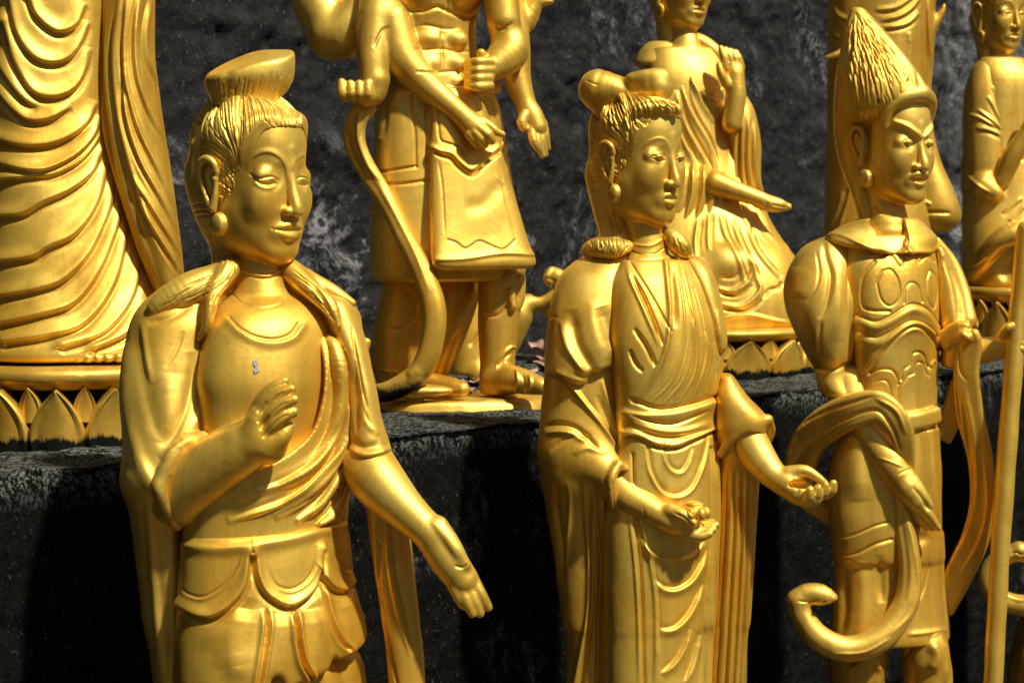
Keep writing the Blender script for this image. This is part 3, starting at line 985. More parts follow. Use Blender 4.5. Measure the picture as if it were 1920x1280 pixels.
def guardian2():
    f = Fig(1200, 750, 3.45, 0.0)
    t = thing('standing_statue', 'gold statue with a twin-lobed hair bun, carrying a small lotus bud on one open palm', 'statue', f.base, 'golden statues in the front row')
    hd = Head(f, (1203, 285, 0), .79, 49, 3)
    h = Vol(f, 1.9)
    face(hd, h, {'open': 1, 'jaw': 1.0})
    ears(hd, h, .82, 26, -10)
    h.cap([(1205, 390, -14, 40), (1212, 450, -4, 38), (1214, 500, 0, 44)], 8)
    b = Vol(f, 2.6)
    b.cap([(1212, 440, -4, 36), (1214, 500, 0, 44), (1225, 560, 10, 60)], 12)
    b.loft([(480, 1180, 1270, 5, 40, -.4), (540, 1150, 1290, 12, 60, -.4), (640, 1150, 1300, 15, 66, -.4)], n=2.1)
    # hand carrying the bud
    b.cap([(1150, 905, 60, 34), (1180, 932, 80, 32), (1225, 958, 98, 26), (1258, 976, 106, 23)], 8)
    b.cap([(1252, 972, 108, 21), (1285, 985, 114, 20), (1312, 1000, 112, 15)], 10)
    b.cap([(1258, 958, 122, 14), (1282, 966, 134, 12), (1300, 980, 138, 8)], 6)
    for P in ([(1285, 1000, 116, 11), (1310, 1006, 126, 10), (1330, 1000, 128, 8)], [(1285, 990, 112, 11), (1315, 1000, 114, 10), (1337, 992, 114, 8)],
              [(1290, 985, 104, 11), (1320, 992, 100, 10), (1342, 984, 98, 8)], [(1290, 980, 96, 10), (1318, 986, 90, 9), (1336, 978, 88, 7)]):
        b.cap(P, 2.5)
    # open hand held out
    b.cap([(1392, 800, 10, 36), (1418, 850, 26, 33), (1450, 890, 46, 26), (1476, 905, 56, 24)], 8)
    b.cap([(1474, 905, 56, 24), (1500, 922, 66, 26), (1522, 930, 70, 20)], 10)
    b.ell((1504, 908, 74), (30, 9, 16), k=6, sub=True)
    b.cap([(1480, 886, 62, 14), (1510, 882, 70, 11), (1534, 896, 74, 9), (1547, 906, 74, 7)], 5)
    for i in range(4):
        b.cap([(1512 + i * 13, 936 - i * 4, 84 - i * 12, 11), (1518 + i * 14, 930 - i * 4, 96 - i * 13, 10), (1519 + i * 14.5, 918 - i * 4, 100 - i * 13, 8)], 2)
    st = brows_lids(hd) + [
        
        ([(1180, 454), (1200, 460), (1222, 460), (1240, 450)], 2, 3, 1.8, {'taper': 'none'}), ([(1182, 470), (1205, 478), (1228, 476), (1244, 466)], 1.6, 1.6, -1.6, {'taper': 'none'}),
        ([(1190, 488), (1210, 498), (1232, 498)], 1.4, 1.4, -1.2), ([(1484, 892), (1496, 915), (1490, 930)], 3, 3, -2), ([(1500, 893), (1520, 903), (1536, 912)], 2.5, 2.5, -2.5),
        ([(1262, 960), (1285, 972), (1302, 990)], 2.5, 2.5, -2), ([(1205, 948), (1208, 970)], 1.5, 1.5, -1)]
    part(f, 'body', t, [h, b], st, M['gold'], bump=.4)
    # ---- robe under the cape: crossed collar, belt, long front
    r = Vol(f, 3.2)
    r.loft([(486, 1165, 1300, 2, 50, -.35), (530, 1145, 1335, 6, 76, -.35), (600, 1140, 1356, 12, 90, -.35), (680, 1145, 1358, 14, 92, -.35), (755, 1150, 1350, 10, 86, -.35), (830, 1150, 1350, 8, 84, -.35), (900, 1140, 1356, 8, 88, -.35), (1000, 1130, 1356, 6, 90, -.35), (1150, 1130, 1350, 2, 90, -.35), (1280, 1130, 1340, 0, 90, -.35), (2010, 1120, 1340, 0, 100, -.35)], n=2.2)
    sr = [([(1182, 492), (1225, 560), (1258, 622)], 2, 2, -2.5, {'taper': 'none'}), ([(1174, 490), (1180, 520), (1206, 580), (1236, 650)], 7, 3, 3), ([(1184, 515), (1214, 575), (1244, 648)], 3.5, 3.5, -8), ([(1188, 615), (1212, 650), (1230, 688)], 3.5, 3.5, -8),
          ([(1180, 655), (1190, 680), (1206, 698)], 3.5, 3.5, -6), ([(1245, 470), (1252, 540), (1256, 600), (1246, 660), (1222, 712), (1192, 756)], 5, 4, 5, {'taper': 'end'}), ([(1258, 500), (1264, 560), (1262, 615)], 7, 5, -6)]
    for P in ([(1268, 490), (1280, 570), (1282, 640), (1262, 710), (1218, 758)], [(1280, 500), (1296, 580), (1298, 640), (1282, 710), (1240, 762)], [(1290, 560), (1308, 640), (1302, 700), (1276, 752)], [(1304, 540), (1322, 620), (1322, 680), (1300, 750)], [(1325, 620), (1336, 680), (1326, 740)], [(1338, 640), (1346, 700), (1340, 752)]):
        sr += [(P, 2.2, 8, 3.4), ([(u - 3, v - 3) for u, v in P], 2.2, 2.2, -2.2)]
    # belt
    sr += [([(1172, 772), (1200, 778), (1260, 776), (1310, 764), (1344, 752)], 5, 14, 5, {'taper': 'none'}), ([(1180, 775), (1220, 790), (1262, 795), (1300, 782), (1330, 768)], 3, 3, -4), ([(1182, 790), (1230, 806), (1280, 808), (1340, 790)], 6, 6, 4),
           ([(1185, 800), (1215, 812), (1250, 820), (1290, 816), (1342, 800)], 3, 3, -4.5), ([(1175, 812), (1200, 816), (1230, 830), (1265, 834), (1300, 820), (1344, 802)], 7, 3, 6, {'taper': 'none'}), ([(1176, 818), (1200, 823), (1230, 838), (1268, 841), (1305, 826), (1345, 806)], 3, 4, -6, {'taper': 'none'}),
           ([(1186, 752), (1240, 768), (1300, 758), (1345, 744)], 5, 3, -5, {'taper': 'none'})]
    # front panel: nested U lines, then sagging folds
    for P, a in (([(1246, 832), (1250, 862), (1262, 878), (1278, 880), (1290, 864), (1298, 838)], 3), ([(1214, 838), (1220, 880), (1240, 916), (1268, 926), (1296, 912), (1316, 870), (1328, 822)], 4)):
        sr += [(P, 5, 2.5, -a * .8, {'taper': 'none'}), ([(u, v + 6) for u, v in P], 3, 5, a)]
    for P, a in (([(1200, 1006), (1216, 1030), (1245, 1048), (1275, 1050), (1300, 1040), (1322, 1015)], 5), ([(1226, 1088), (1246, 1104), (1268, 1106), (1294, 1092), (1314, 1062), (1326, 1030)], 5), ([(1236, 1182), (1262, 1180), (1286, 1160), (1304, 1130), (1318, 1096)], 5),
                 ([(1240, 1264), (1262, 1246), (1280, 1218), (1294, 1180)], 5), ([(1284, 1282), (1300, 1240), (1312, 1190)], 5)):
        sr += [(P, 11, 3, 4), ([(u, v + 5) for u, v in P], 3, 4, -2.0)]
        sr[-2] = (P, 3, 9, a)
        sr[-1] = ([(u - 1, v - 6) for u, v in P], 5, 3, -a * .6)
    sr += [([(1186, 850), (1190, 950), (1200, 1060), (1205, 1180), (1208, 1285)], 3, 3, -6, {'taper': 'none'}), ([(1178, 950), (1190, 1060), (1196, 1160), (1198, 1285)], 6, 3, 3), ([(1195, 960), (1216, 1040), (1228, 1120), (1230, 1200), (1228, 1285)], 8, 4, 5, {'taper': 'end'}), ([(1224, 1040), (1234, 1120), (1236, 1220)], 4, 6, -4),
           ([(1334, 840), (1338, 960), (1330, 1080), (1322, 1180), (1312, 1285)], 3, 3, -6, {'taper': 'none'}), ([(1342, 830), (1346, 960), (1338, 1100), (1330, 1285)], 4, 4, 4, {'taper': 'none'})]
    part(f, 'crossed_robe', t, r, sr, M['gold'], bump=.9)
    # ---- outer coat: sleeves and side panels to the ground
    o = Vol(f, 3.2)
    o.loft([(540, 1042, 1150, -8, 50), (620, 1028, 1172, 0, 62), (700, 1020, 1178, 6, 66), (780, 1012, 1176, 10, 66), (840, 1010, 1178, 18, 68), (900, 1014, 1172, 18, 62), (960, 1024, 1160, 4, 54), (1050, 1040, 1172, -6, 50), (1160, 1052, 1184, -8, 50), (1280, 1064, 1192, -8, 50), (2005, 1060, 1200, -8, 60)], n=2.3)
    o.cap([(1058, 845, 20, 46), (1100, 862, 44, 46), (1140, 888, 66, 38), (1158, 902, 76, 34)], 14)
    o.cap([(1160, 870, 100, 8), (1178, 886, 84, 9), (1180, 905, 62, 8)], 5)
    o.cap([(1160, 870, 100, 8), (1148, 892, 112, 9), (1146, 922, 108, 9), (1152, 950, 90, 8), (1158, 962, 70, 7)], 5)
    o.cap([(1165, 905, 84, 28), (1210, 935, 110, 28)], 3, True)
    o.loft([(700, 1350, 1372, 0, 30), (740, 1340, 1400, 6, 44), (780, 1340, 1438, 12, 48), (810, 1340, 1436, 10, 46), (850, 1342, 1430, -6, 40), (900, 1345, 1424, -12, 36), (1000, 1345, 1418, -14, 36), (1150, 1338, 1408, -14, 36), (1280, 1330, 1400, -14, 36), (2005, 1320, 1400, -14, 40)], n=2.4)
    o.cap([(1352, 850, 30, 9), (1376, 818, 44, 9), (1408, 796, 46, 9), (1440, 786, 32, 9)], 6)
    o.cap([(1440, 786, 32, 9), (1446, 806, 10, 9), (1440, 826, -4, 8)], 6)
    o.cap([(1405, 830, 34, 28), (1440, 880, 46, 30), (1470, 920, 60, 30)], 6, True)
    so = []
    for P, a in (([(1026, 700), (1060, 712), (1100, 760), (1140, 810), (1180, 868)], 4), ([(1062, 716), (1110, 770), (1160, 840)], 4), ([(1085, 735), (1120, 780), (1165, 842)], -4), ([(1120, 740), (1140, 790), (1170, 850)], -4), ([(1128, 712), (1148, 780), (1172, 850)], 4),
                 ([(1018, 800), (1050, 795), (1085, 806), (1130, 850)], -5), ([(1020, 812), (1060, 810), (1100, 828)], 5), ([(1030, 845), (1065, 820), (1110, 818)], -3), ([(1075, 852), (1100, 840), (1140, 850)], 3)):
        so.append((P, 5, 5, a))
    for x0, x1, x2, a in ((1042, 1058, 1052, -4), (1064, 1060, 1066, 3), (1094, 1104, 1078, 5), (1108, 1112, 1088, -5), (1114, 1126, 1120, -6), (1128, 1140, 1136, 4), (1150, 1160, 1158, -6), (1160, 1168, 1170, 4), (1168, 1178, 1182, -4), (1030, 1046, 1062, 3)):
        so.append(([(x0, 900), (x0 + 4, 960), (x1, 1060), (x1 - 4, 1160), (x2, 1285)], 4.5, 4.5, a, {'taper': 'start'}))
    for x in (1362, 1376, 1390, 1402):
        so.append(([(x + 4, 880), (x, 1000), (x - 8, 1140), (x - 16, 1285)], 4, 3, -4, {'taper': 'start'}))
        so.append(([(x + 10, 880), (x + 6, 1000), (x - 2, 1140), (x - 10, 1285)], 4, 4, 3, {'taper': 'start'}))
    part(f, 'outer_coat', t, o, so, M['gold2'], bump=.9)
    # ---- short cape over the shoulders
    c = Vol(f, 3.2)
    c.loft([(474, 1110, 1180, -14, 26), (490, 1078, 1184, -10, 44), (520, 1048, 1186, -4, 62), (570, 1032, 1186, 4, 74), (630, 1024, 1182, 10, 80), (680, 1020, 1172, 14, 80), (700, 1026, 1130, 14, 74), (720, 1060, 1112, 18, 66)], n=2.2, cap=14)
    c.loft([(480, 1276, 1312, -10, 22), (510, 1284, 1336, -6, 40), (560, 1296, 1352, -4, 50), (610, 1318, 1362, -2, 50), (645, 1334, 1364, 0, 42), (662, 1342, 1358, 0, 34)], n=2.2, cap=10)
    c.cap([(1120, 482, -14, 24), (1170, 486, 5, 16)], 10)
    c.ell((1145, 706, 80), (16, 14, 40), k=8, sub=True)
    sc = [([(1052, 600), (1064, 650), (1090, 690), (1112, 704)], 10, 5, 6), ([(1070, 580), (1080, 640), (1104, 686), (1118, 712)], 12, 12, -8), ([(1124, 576), (1140, 620), (1156, 650)], 14, 14, -6), ([(1108, 560), (1120, 630), (1136, 676)], 16, 16, 4), ([(1030, 596), (1046, 592)], 2, 2, -2),
          ([(1040, 696), (1070, 708), (1100, 716)], 6, 6, 3), ([(1300, 520), (1322, 570), (1338, 620)], 8, 8, -3), ([(1345, 580), (1350, 640)], 5, 5, 2)]
    part(f, 'shoulder_cape', t, c, sc, M['gold'], bump=.9)
    # ---- hair, bun, studs
    a = Vol(f, 2.2)
    hair_cap(hd, a)
    a.cap([(1178, 226, 58, 13), (1205, 203, 74, 14), (1240, 198, 76, 13), (1268, 206, 66, 11)], 8)
    a.cap([(1130, 330, -44, 34), (1140, 380, -36, 32), (1152, 430, -20, 30), (1156, 455, -10, 28)], 16)
    a.cap([(1104, 468, -8, 14), (1120, 466, 18, 19), (1150, 466, 34, 19), (1176, 462, 30, 12)], 8)
    a.cap([(1120, 466, -10, 22), (1160, 455, 0, 26)], 10)
    a.cap([(1248, 432, 8, 8), (1262, 448, 16, 18), (1276, 464, 18, 19), (1284, 472, 12, 14)], 8)
    sh = strands(hd, 150, 2.6, 5, (-34, -146, -40), 1.6)
    sh += fan([(1182, 222), (1190, 236), (1194, 244)], [(1258, 192), (1268, 204), (1270, 216)], 22, 1.6, 1.6, -2.6, 1.5, 5)
    sh += fan([(1160, 250), (1150, 290), (1160, 330)], [(1184, 240), (1184, 290), (1180, 340)], 12, 1.8, 1.8, -2.4, 3, 8)
    sh += fan([(1106, 330), (1125, 390), (1140, 440)], [(1150, 380), (1160, 420), (1172, 450)], 10, 1.8, 1.8, -2.2, 3, 9)
    sh += fan([(1095, 450), (1094, 465), (1100, 482)], [(1178, 440), (1182, 460), (1168, 482)], 20, 1.7, 1.7, -2.4, 2, 11)
    sh += fan([(1252, 440), (1252, 460), (1266, 484)], [(1280, 444), (1290, 466), (1288, 480)], 10, 1.4, 1.4, -1.8, 2, 12)
    part(f, 'hair', t, a, sh, M['gold'], bump=.4, post=1)
    bn = Vol(f, 2.4)
    bn.cap([(1122, 168, -10, 38), (1150, 170, 0, 30), (1185, 168, 10, 21), (1232, 162, 22, 32)], 14)
    bn.cap([(1126, 175, -10, 32), (1138, 206, -10, 24)], 10)
    bn.cap([(1150, 185, -4, 22), (1165, 200, 0, 16)], 8)
    bn.cap([(1186, 150, 24, 14), (1212, 144, 32, 14), (1238, 146, 32, 16)], 10)
    part(f, 'topknot', t, bn, [([(1098, 150), (1114, 158), (1124, 160)], 1.5, 1.5, -1.5), ([(1240, 140), (1258, 160), (1254, 186)], 8, 8, -1.5), ([(1150, 140), (1180, 160), (1205, 176)], 10, 10, -2)], M['gold'], bump=.9)
    for sgn in (-1, 1):
        e = Vol(f, 2)
        hd.e(e, (sgn * 92, 98, -6), (8, 20, 18), 2)
        hd.e(e, (sgn * 84, 98, -6), (8, 24, 22), 2)
        part(f, 'ear_stud', t, e, (), M['gold'], sub=0, bump=0)
    # ---- lotus bud on the palm
    l = Vol(f, 1.8)
    l.ell((1300, 958, 118), (24, 15, 22), k=3)
    for i in range(7):
        an = i / 7 * 6.283
        l.ell((1300 + 24 * math.cos(an), 962 + 3 * math.sin(an), 118 + 22 * math.sin(an)), (9, 12, 9), k=1.5)
    l.ell((1302, 946, 118), (18, 8, 16), k=2)
    part(f, 'lotus_bud', None, l, [([(1284, 946), (1296, 950), (1318, 946)], 1.5, 1.5, -2), ([(1290, 955), (1300, 966)], 1.5, 1.5, -2)], M['gold'], sub=0, bump=0, top=('small knobbly gold lotus bud lying on an open palm', 'lotus bud'))


def guardian3():
    f = Fig(1660, 700, 3.95, 0.0)
    t = thing('warrior_statue', 'gold armoured warrior statue with tall pointed hair, moustache and long looping scarf', 'statue', f.base, 'golden statues in the front row')
    hd = Head(f, (1678, 262, 0), .70, 45, 2)
    h = Vol(f, 1.7)
    face(hd, h, {'open': 1, 'jaw': 1.0, 'nose': 1.2, 'chin': 4})
    ears(hd, h, .84, 12, -28)
    for s in (-1, 1):
        hd.e(h, (s * 38, 6, 86), (11, 11, 10), 2)
        hd.cp(h, [(s * 8, -8, 98, 7), (s * 22, -18, 98, 8), (s * 44, -34, 86, 8), (s * 66, -46, 62, 6)], 5)
        hd.cp(h, [(s * 3, 90, 105, 6), (s * 14, 89, 103, 8), (s * 28, 96, 92, 7), (s * 40, 108, 78, 5), (s * 47, 118, 70, 3)], 2)
    hd.e(h, (0, 106, 98), (16, 6, 10), 3, True)
    hd.e(h, (0, 107, 90), (14, 5, 10), 2)
    h.cap([(1656, 350, -14, 36), (1662, 400, -8, 35), (1664, 450, 0, 42)], 8)
    b = Vol(f, 2.4)
    b.cap([(1662, 390, -8, 34), (1664, 440, 0, 44)], 12)
    b.cap([(1590, 720, 20, 44), (1606, 775, 40, 40), (1640, 830, 64, 33), (1672, 872, 80, 29)], 8)
    b.cap([(1664, 862, 76, 31), (1682, 888, 84, 28)], 1.5)
    b.cap([(1680, 885, 82, 22), (1700, 912, 90, 26), (1716, 935, 90, 22)], 6)
    b.cap([(1702, 890, 94, 14), (1724, 920, 98, 12), (1745, 948, 98, 6)], 4)
    for P in ([(1712, 930, 94, 12), (1740, 962, 94, 10), (1760, 990, 92, 6)], [(1705, 935, 86, 12), (1728, 966, 86, 10), (1748, 990, 84, 6)], [(1700, 938, 78, 12), (1720, 968, 78, 10), (1738, 990, 76, 6)], [(1694, 935, 72, 11), (1710, 962, 70, 9), (1724, 982, 68, 6)]):
        b.cap(P, 3)
    # arm reaching to the staff, fist
    b.cap([(1795, 640, 0, 34), (1830, 656, 22, 26), (1870, 652, 40, 23), (1890, 645, 48, 22)], 8)
    b.ell((1900, 640, 54), (26, 22, 18), k=6)
    for i in range(4):
        b.cap([(1886 + i * 4, 622 + i * 12, 66, 8), (1904 + i * 3, 618 + i * 12, 80, 8), (1922, 622 + i * 12, 72, 7)], 1.5)
    b.cap([(1878, 628, 70, 9), (1890, 614, 80, 9), (1906, 608, 78, 8)], 2)
    U = lambda *P: [hd.uv(*p) for p in P]
    st = [(U((-24, 10, 90), (-30, -2, 93), (-44, -2, 92), (-54, 8, 84)), 1.8, 1.8, -2.2), (U((-24, 10, 90), (-34, 19, 93), (-48, 16, 90), (-54, 8, 84)), 1.8, 1.8, -2.2),
          (U((24, 10, 90), (30, -2, 93), (44, -2, 92), (54, 8, 84)), 1.8, 1.8, -2), (U((24, 10, 90), (34, 19, 93), (48, 16, 90)), 1.8, 1.8, -2),
          ([(1684, 890), (1700, 880), (1724, 872)], 1.5, 2.5, -2), ([(1648, 858), (1676, 868), (1694, 876)], 3, 2, 1.5), ([(1712, 912), (1730, 936), (1742, 958)], 3, 3, -3), ([(1640, 380), (1656, 400), (1690, 404)], 4, 4, -3)]
    part(f, 'body', t, [h, b], st, M['gold'], bump=.4)
    # ---- cuirass
    r = Vol(f, 2.8)
    r.loft([(440, 1580, 1752, 0, 60, -.35), (500, 1575, 1762, 10, 78, -.35), (580, 1585, 1764, 14, 82, -.35), (650, 1596, 1762, 10, 78, -.35), (720, 1602, 1758, 6, 72, -.35), (780, 1590, 1758, 4, 72, -.35), (830, 1575, 1762, 4, 76, -.35)], n=2.2)
    r.rib([(1610, 792, 76, 16, 8, 0, 1, 0), (1668, 794, 80, 17, 9, 0, 1, 0), (1720, 788, 66, 17, 9, 0, 1, 0), (1756, 778, 30, 17, 9, 0, 1, 0)], 3)
    sr = [([(1640, 490), (1618, 520), (1616, 570), (1632, 582), (1668, 584)], 3, 3, -3, {'taper': 'none'}), ([(1640, 484), (1668, 476), (1690, 500), (1700, 470), (1718, 472), (1722, 492), (1740, 478), (1752, 490)], 2, 2, -2.5, {'taper': 'none'}),
          ([(1655, 508), (1672, 506), (1686, 530), (1686, 560), (1668, 574), (1652, 560), (1644, 530)], 1.8, 1.8, -2.6, {'close': 1, 'taper': 'none'}), ([(1744, 506), (1756, 520), (1758, 550), (1752, 578), (1740, 560), (1738, 524)], 1.8, 1.8, -2.6, {'close': 1, 'taper': 'none'}),
          ([(1696, 568), (1698, 542), (1708, 530), (1722, 536), (1730, 566)], 1.8, 1.8, -2.6, {'taper': 'none'})]
    for dy, a in ((0, 1), (30, 1)):
        P = [(1606, 590 + dy), (1640, 602 + dy), (1670, 592 + dy), (1710, 570 + dy * 1.05), (1740, 580 + dy), (1760, 606 + dy)]
        sr += [(P, 2, 2.5, -3.5, {'taper': 'none'}), ([(u, v + 12) for u, v in P], 8, 8, 4, {'taper': 'none'})]
    sr += [([(1630, 700), (1665, 650), (1700, 618), (1724, 614), (1745, 632), (1758, 655)], 3, 3, -4.5, {'taper': 'none'}), ([(1626, 690), (1660, 642), (1696, 610), (1726, 606), (1750, 626)], 4, 4, 3, {'taper': 'none'}),
           ([(1605, 708), (1632, 698), (1650, 692), (1672, 694), (1682, 706), (1686, 720)], 2.2, 2.2, -3, {'taper': 'none'}), ([(1690, 712), (1694, 694), (1706, 684), (1712, 664), (1724, 660), (1734, 668), (1738, 684), (1746, 690)], 2.2, 2.2, -3.2, {'taper': 'none'}),
           ([(1684, 720), (1684, 775)], 2, 2, -2.5, {'taper': 'none'}), ([(1636, 720), (1654, 712), (1668, 722), (1672, 760)], 2, 2, -2.5), ([(1692, 722), (1704, 704), (1714, 700), (1720, 680), (1732, 682), (1736, 700), (1746, 706)], 2, 2, -2.5), ([(1742, 770), (1742, 700), (1752, 676), (1756, 700), (1756, 770)], 2.5, 2.5, 3)]
    part(f, 'cuirass', t, r, sr, M['gold'], bump=.7)
    co = Vol(f, 2.4)
    co.loft([(408, 1612, 1720, -4, 40), (425, 1575, 1740, 0, 62, -.3), (445, 1548, 1758, 6, 74, -.3), (462, 1572, 1758, 12, 78, -.35), (474, 1640, 1756, 10, 80, -.4)], n=2.2, cap=5)
    co.cap([(1662, 420, 40, 34), (1690, 460, 110, 24)], 4, True)
    sc = [([(1536, 444), (1570, 440), (1610, 456), (1650, 474), (1692, 478)], 5, 3, 3, {'taper': 'none'}), ([(1690, 440), (1700, 462), (1722, 484), (1752, 470)], 5, 3, 3), ([(1695, 425), (1702, 450), (1698, 470)], 3, 3, -3)]
    part(f, 'collar', t, co, sc, M['gold'], bump=.6)
    # ---- puffed sleeve, far shoulder
    s = Vol(f, 3)
    s.loft([(442, 1540, 1590, 0, 40), (470, 1498, 1606, 4, 62), (520, 1472, 1612, 10, 80), (570, 1470, 1612, 14, 86), (620, 1488, 1606, 16, 82), (665, 1510, 1600, 16, 68), (690, 1526, 1594, 16, 50), (720, 1532, 1598, 20, 48), (745, 1540, 1620, 24, 48)], n=2.15, cap=16)
    s.loft([(455, 1750, 1766, -6, 30), (500, 1752, 1790, -4, 36), (560, 1752, 1812, 0, 40), (610, 1760, 1822, 6, 40), (650, 1764, 1826, 8, 36), (690, 1764, 1800, 0, 30)], n=2.2, cap=12)
    ss = [([(1530, 470), (1536, 510), (1530, 540), (1512, 570)], 2, 2, -2.4), ([(1544, 450), (1548, 480), (1558, 520), (1550, 570), (1536, 600)], 5, 5, -5), ([(1596, 460), (1592, 540), (1594, 620), (1590, 680)], 5, 4, -5), ([(1520, 690), (1556, 694), (1596, 680)], 3, 4, -4, {'taper': 'none'}), ([(1570, 480), (1572, 560), (1570, 640)], 12, 12, 4), ([(1500, 500), (1500, 560)], 16, 16, 3),
          ([(1604, 490), (1600, 560), (1598, 640), (1594, 690)], 5, 5, 5), ([(1540, 600), (1536, 640), (1538, 670)], 4, 4, -3), ([(1768, 480), (1790, 520), (1800, 580), (1796, 615)], 8, 8, -6)]
    part(f, 'puffed_sleeve', t, s, ss, M['gold'], bump=.7)
    # ---- long coat skirt and legs
    k = Vol(f, 3.4)
    k.loft([(800, 1572, 1762, 4, 74, -.3), (880, 1556, 1766, 4, 80, -.3), (960, 1554, 1766, 4, 82, -.3), (1030, 1560, 1768, 2, 80, -.3), (1046, 1566, 1768, 2, 76, -.3)], n=2.3, cap=4)
    k.loft([(1000, 1570, 1768, 0, 70, -.3), (1100, 1562, 1774, 0, 74, -.3), (1190, 1556, 1782, 0, 78, -.3), (1200, 1560, 1776, 0, 72, -.3)], n=2.3, cap=5)
    sk = [([(1560, 1008), (1600, 1002), (1640, 986), (1668, 978)], 2, 2, -3, {'taper': 'none'}), ([(1562, 1040), (1605, 1036), (1640, 1020), (1672, 1010)], 2, 3, -4, {'taper': 'none'}), ([(1680, 810), (1682, 900), (1690, 1000), (1700, 1100)], 3, 3, -4, {'taper': 'none'}), ([(1738, 800), (1742, 880), (1748, 960)], 2.5, 2.5, -4), ([(1748, 800), (1752, 900), (1758, 970)], 3, 3, 3), ([(1614, 790), (1606, 860), (1612, 940)], 20, 20, 6),
          ([(1742, 1040), (1740, 1070), (1730, 1110), (1716, 1130), (1706, 1120)], 1.8, 1.8, -2.2), ([(1700, 1000), (1716, 1016), (1740, 1000)], 10, 10, -5), ([(1580, 1060), (1584, 1140), (1574, 1200)], 10, 10, -5), ([(1614, 1050), (1616, 1130), (1608, 1190)], 14, 14, 5), ([(1648, 1040), (1654, 1130)], 8, 8, -4), ([(1700, 1190), (1740, 1186), (1778, 1180)], 6, 3, 3)]
    part(f, 'long_coat', t, k, sk, M['gold2'], bump=.9)
    g = Vol(f, 3.4)
    g.loft([(1180, 1560, 1668, 0, 56), (1230, 1552, 1666, 0, 56), (1300, 1556, 1660, 0, 50), (1600, 1568, 1650, 0, 44), (1930, 1580, 1640, 0, 34)], n=2.2)
    g.loft([(1170, 1686, 1772, 0, 52), (1230, 1690, 1782, 4, 54), (1300, 1694, 1786, 0, 50), (1600, 1700, 1780, 0, 44), (1930, 1704, 1764, 0, 34)], n=2.2)
    g.cap([(1610, 1940, 0, 34), (1640, 1962, 40, 22), (1660, 1970, 70, 16)], 10)
    g.cap([(1730, 1940, 0, 34), (1760, 1962, 40, 22), (1780, 1970, 70, 16)], 10)
    part(f, 'trousers', t, g, [([(1700, 1200), (1720, 1180), (1750, 1170)], 5, 5, 4), ([(1684, 1250), (1705, 1215), (1735, 1190)], 4, 4, -5), ([(1744, 1200), (1756, 1230), (1744, 1260)], 10, 10, 8), ([(1764, 1190), (1776, 1230), (1772, 1280)], 4, 6, 5), ([(1640, 1240), (1650, 1260), (1640, 1290)], 8, 8, 6), ([(1580, 1210), (1600, 1250)], 12, 12, -5)], M['gold2'], bump=.9)
    # ---- scarves
    c = Vol(f, 2.6)
    c.rib([(1700, 892, 80, 13, 7, 1, 0, 0), (1698, 850, 96, 18, 8, 1, -.15, 0), (1684, 796, 108, 25, 9, .85, -.5, 0), (1648, 762, 104, 29, 10, .2, -1, 0), (1600, 768, 84, 31, 10, -.2, -1, 0), (1556, 790, 56, 33, 10, -.5, -.9, 0), (1518, 828, 26, 33, 10, -.8, -.6, 0), (1500, 880, 0, 30, 9, -1, -.1, 0), (1512, 930, -26, 26, 9, -1, .1, 0), (1560, 966, -60, 24, 9, -.9, .4, 0)], 8)
    c.cap([(1676, 880, 64, 20), (1690, 950, 70, 19), (1700, 1020, 76, 20), (1706, 1080, 80, 22), (1694, 1140, 86, 24), (1650, 1196, 96, 25), (1590, 1216, 100, 24), (1536, 1196, 98, 24), (1504, 1156, 94, 22), (1496, 1126, 92, 21)], 8)
    c.cap([(1496, 1126, 92, 21), (1512, 1114, 94, 20), (1538, 1114, 98, 20), (1556, 1122, 100, 15)], 6)
    c.plane((1548, 1132, 112), (.4, .9, .25), 14, 3)
    sc = [([(1490, 872), (1520, 830), (1575, 790), (1640, 768), (1672, 800), (1690, 850)], 3, 4, -4, {'taper': 'end'}), ([(1640, 745), (1680, 770), (1700, 815)], 4, 4, 2.5), ([(1500, 880), (1530, 845), (1585, 808), (1640, 785)], 6, 6, 4), ([(1496, 800), (1540, 774), (1600, 754), (1640, 742)], 3, 3, -3), ([(1478, 850), (1500, 812)], 4, 4, -3),
          ([(1698, 960), (1716, 1040), (1722, 1100), (1708, 1150), (1670, 1190)], 4, 4, 3), ([(1686, 950), (1700, 1060), (1694, 1130)], 6, 6, -2.5), ([(1560, 1225), (1620, 1222), (1670, 1196)], 3, 3, 2), ([(1494, 1126), (1516, 1128), (1534, 1122)], 1.5, 1.5, -2), ([(1540, 1126), (1556, 1128), (1572, 1126)], 1.5, 1.5, -2.5)]
    part(f, 'scarf', t, c, sc, M['gold'], bump=.7)
    d = Vol(f, 2.6)
    d.cap([(1756, 452, -14, 9), (1784, 492, -14, 12), (1804, 545, 0, 14), (1814, 600, 20, 18)], 8)
    d.rib([(1770, 640, 30, 20, 9, 1, .5, .2), (1800, 622, 44, 22, 10, .5, 1, .2), (1820, 640, 48, 22, 10, 1, .2, .2), (1812, 700, 40, 24, 9, 1, 0, .2), (1820, 780, 34, 26, 8, 1, 0, .2), (1838, 860, 26, 24, 8, 1, .1, .2), (1842, 940, 16, 24, 8, 1, .1, .2), (1828, 1010, 8, 26, 8, 1, .4, .2), (1796, 1080, 0, 27, 8, 1, .5, .2), (1768, 1140, -10, 22, 8, 1, .6, .2)], 7)
    d.rib([(1800, 720, -10, 18, 6, 1, .5, 0), (1784, 780, -20, 20, 6, 1, .6, 0), (1766, 820, -26, 20, 6, 1, .6, 0)], 6)
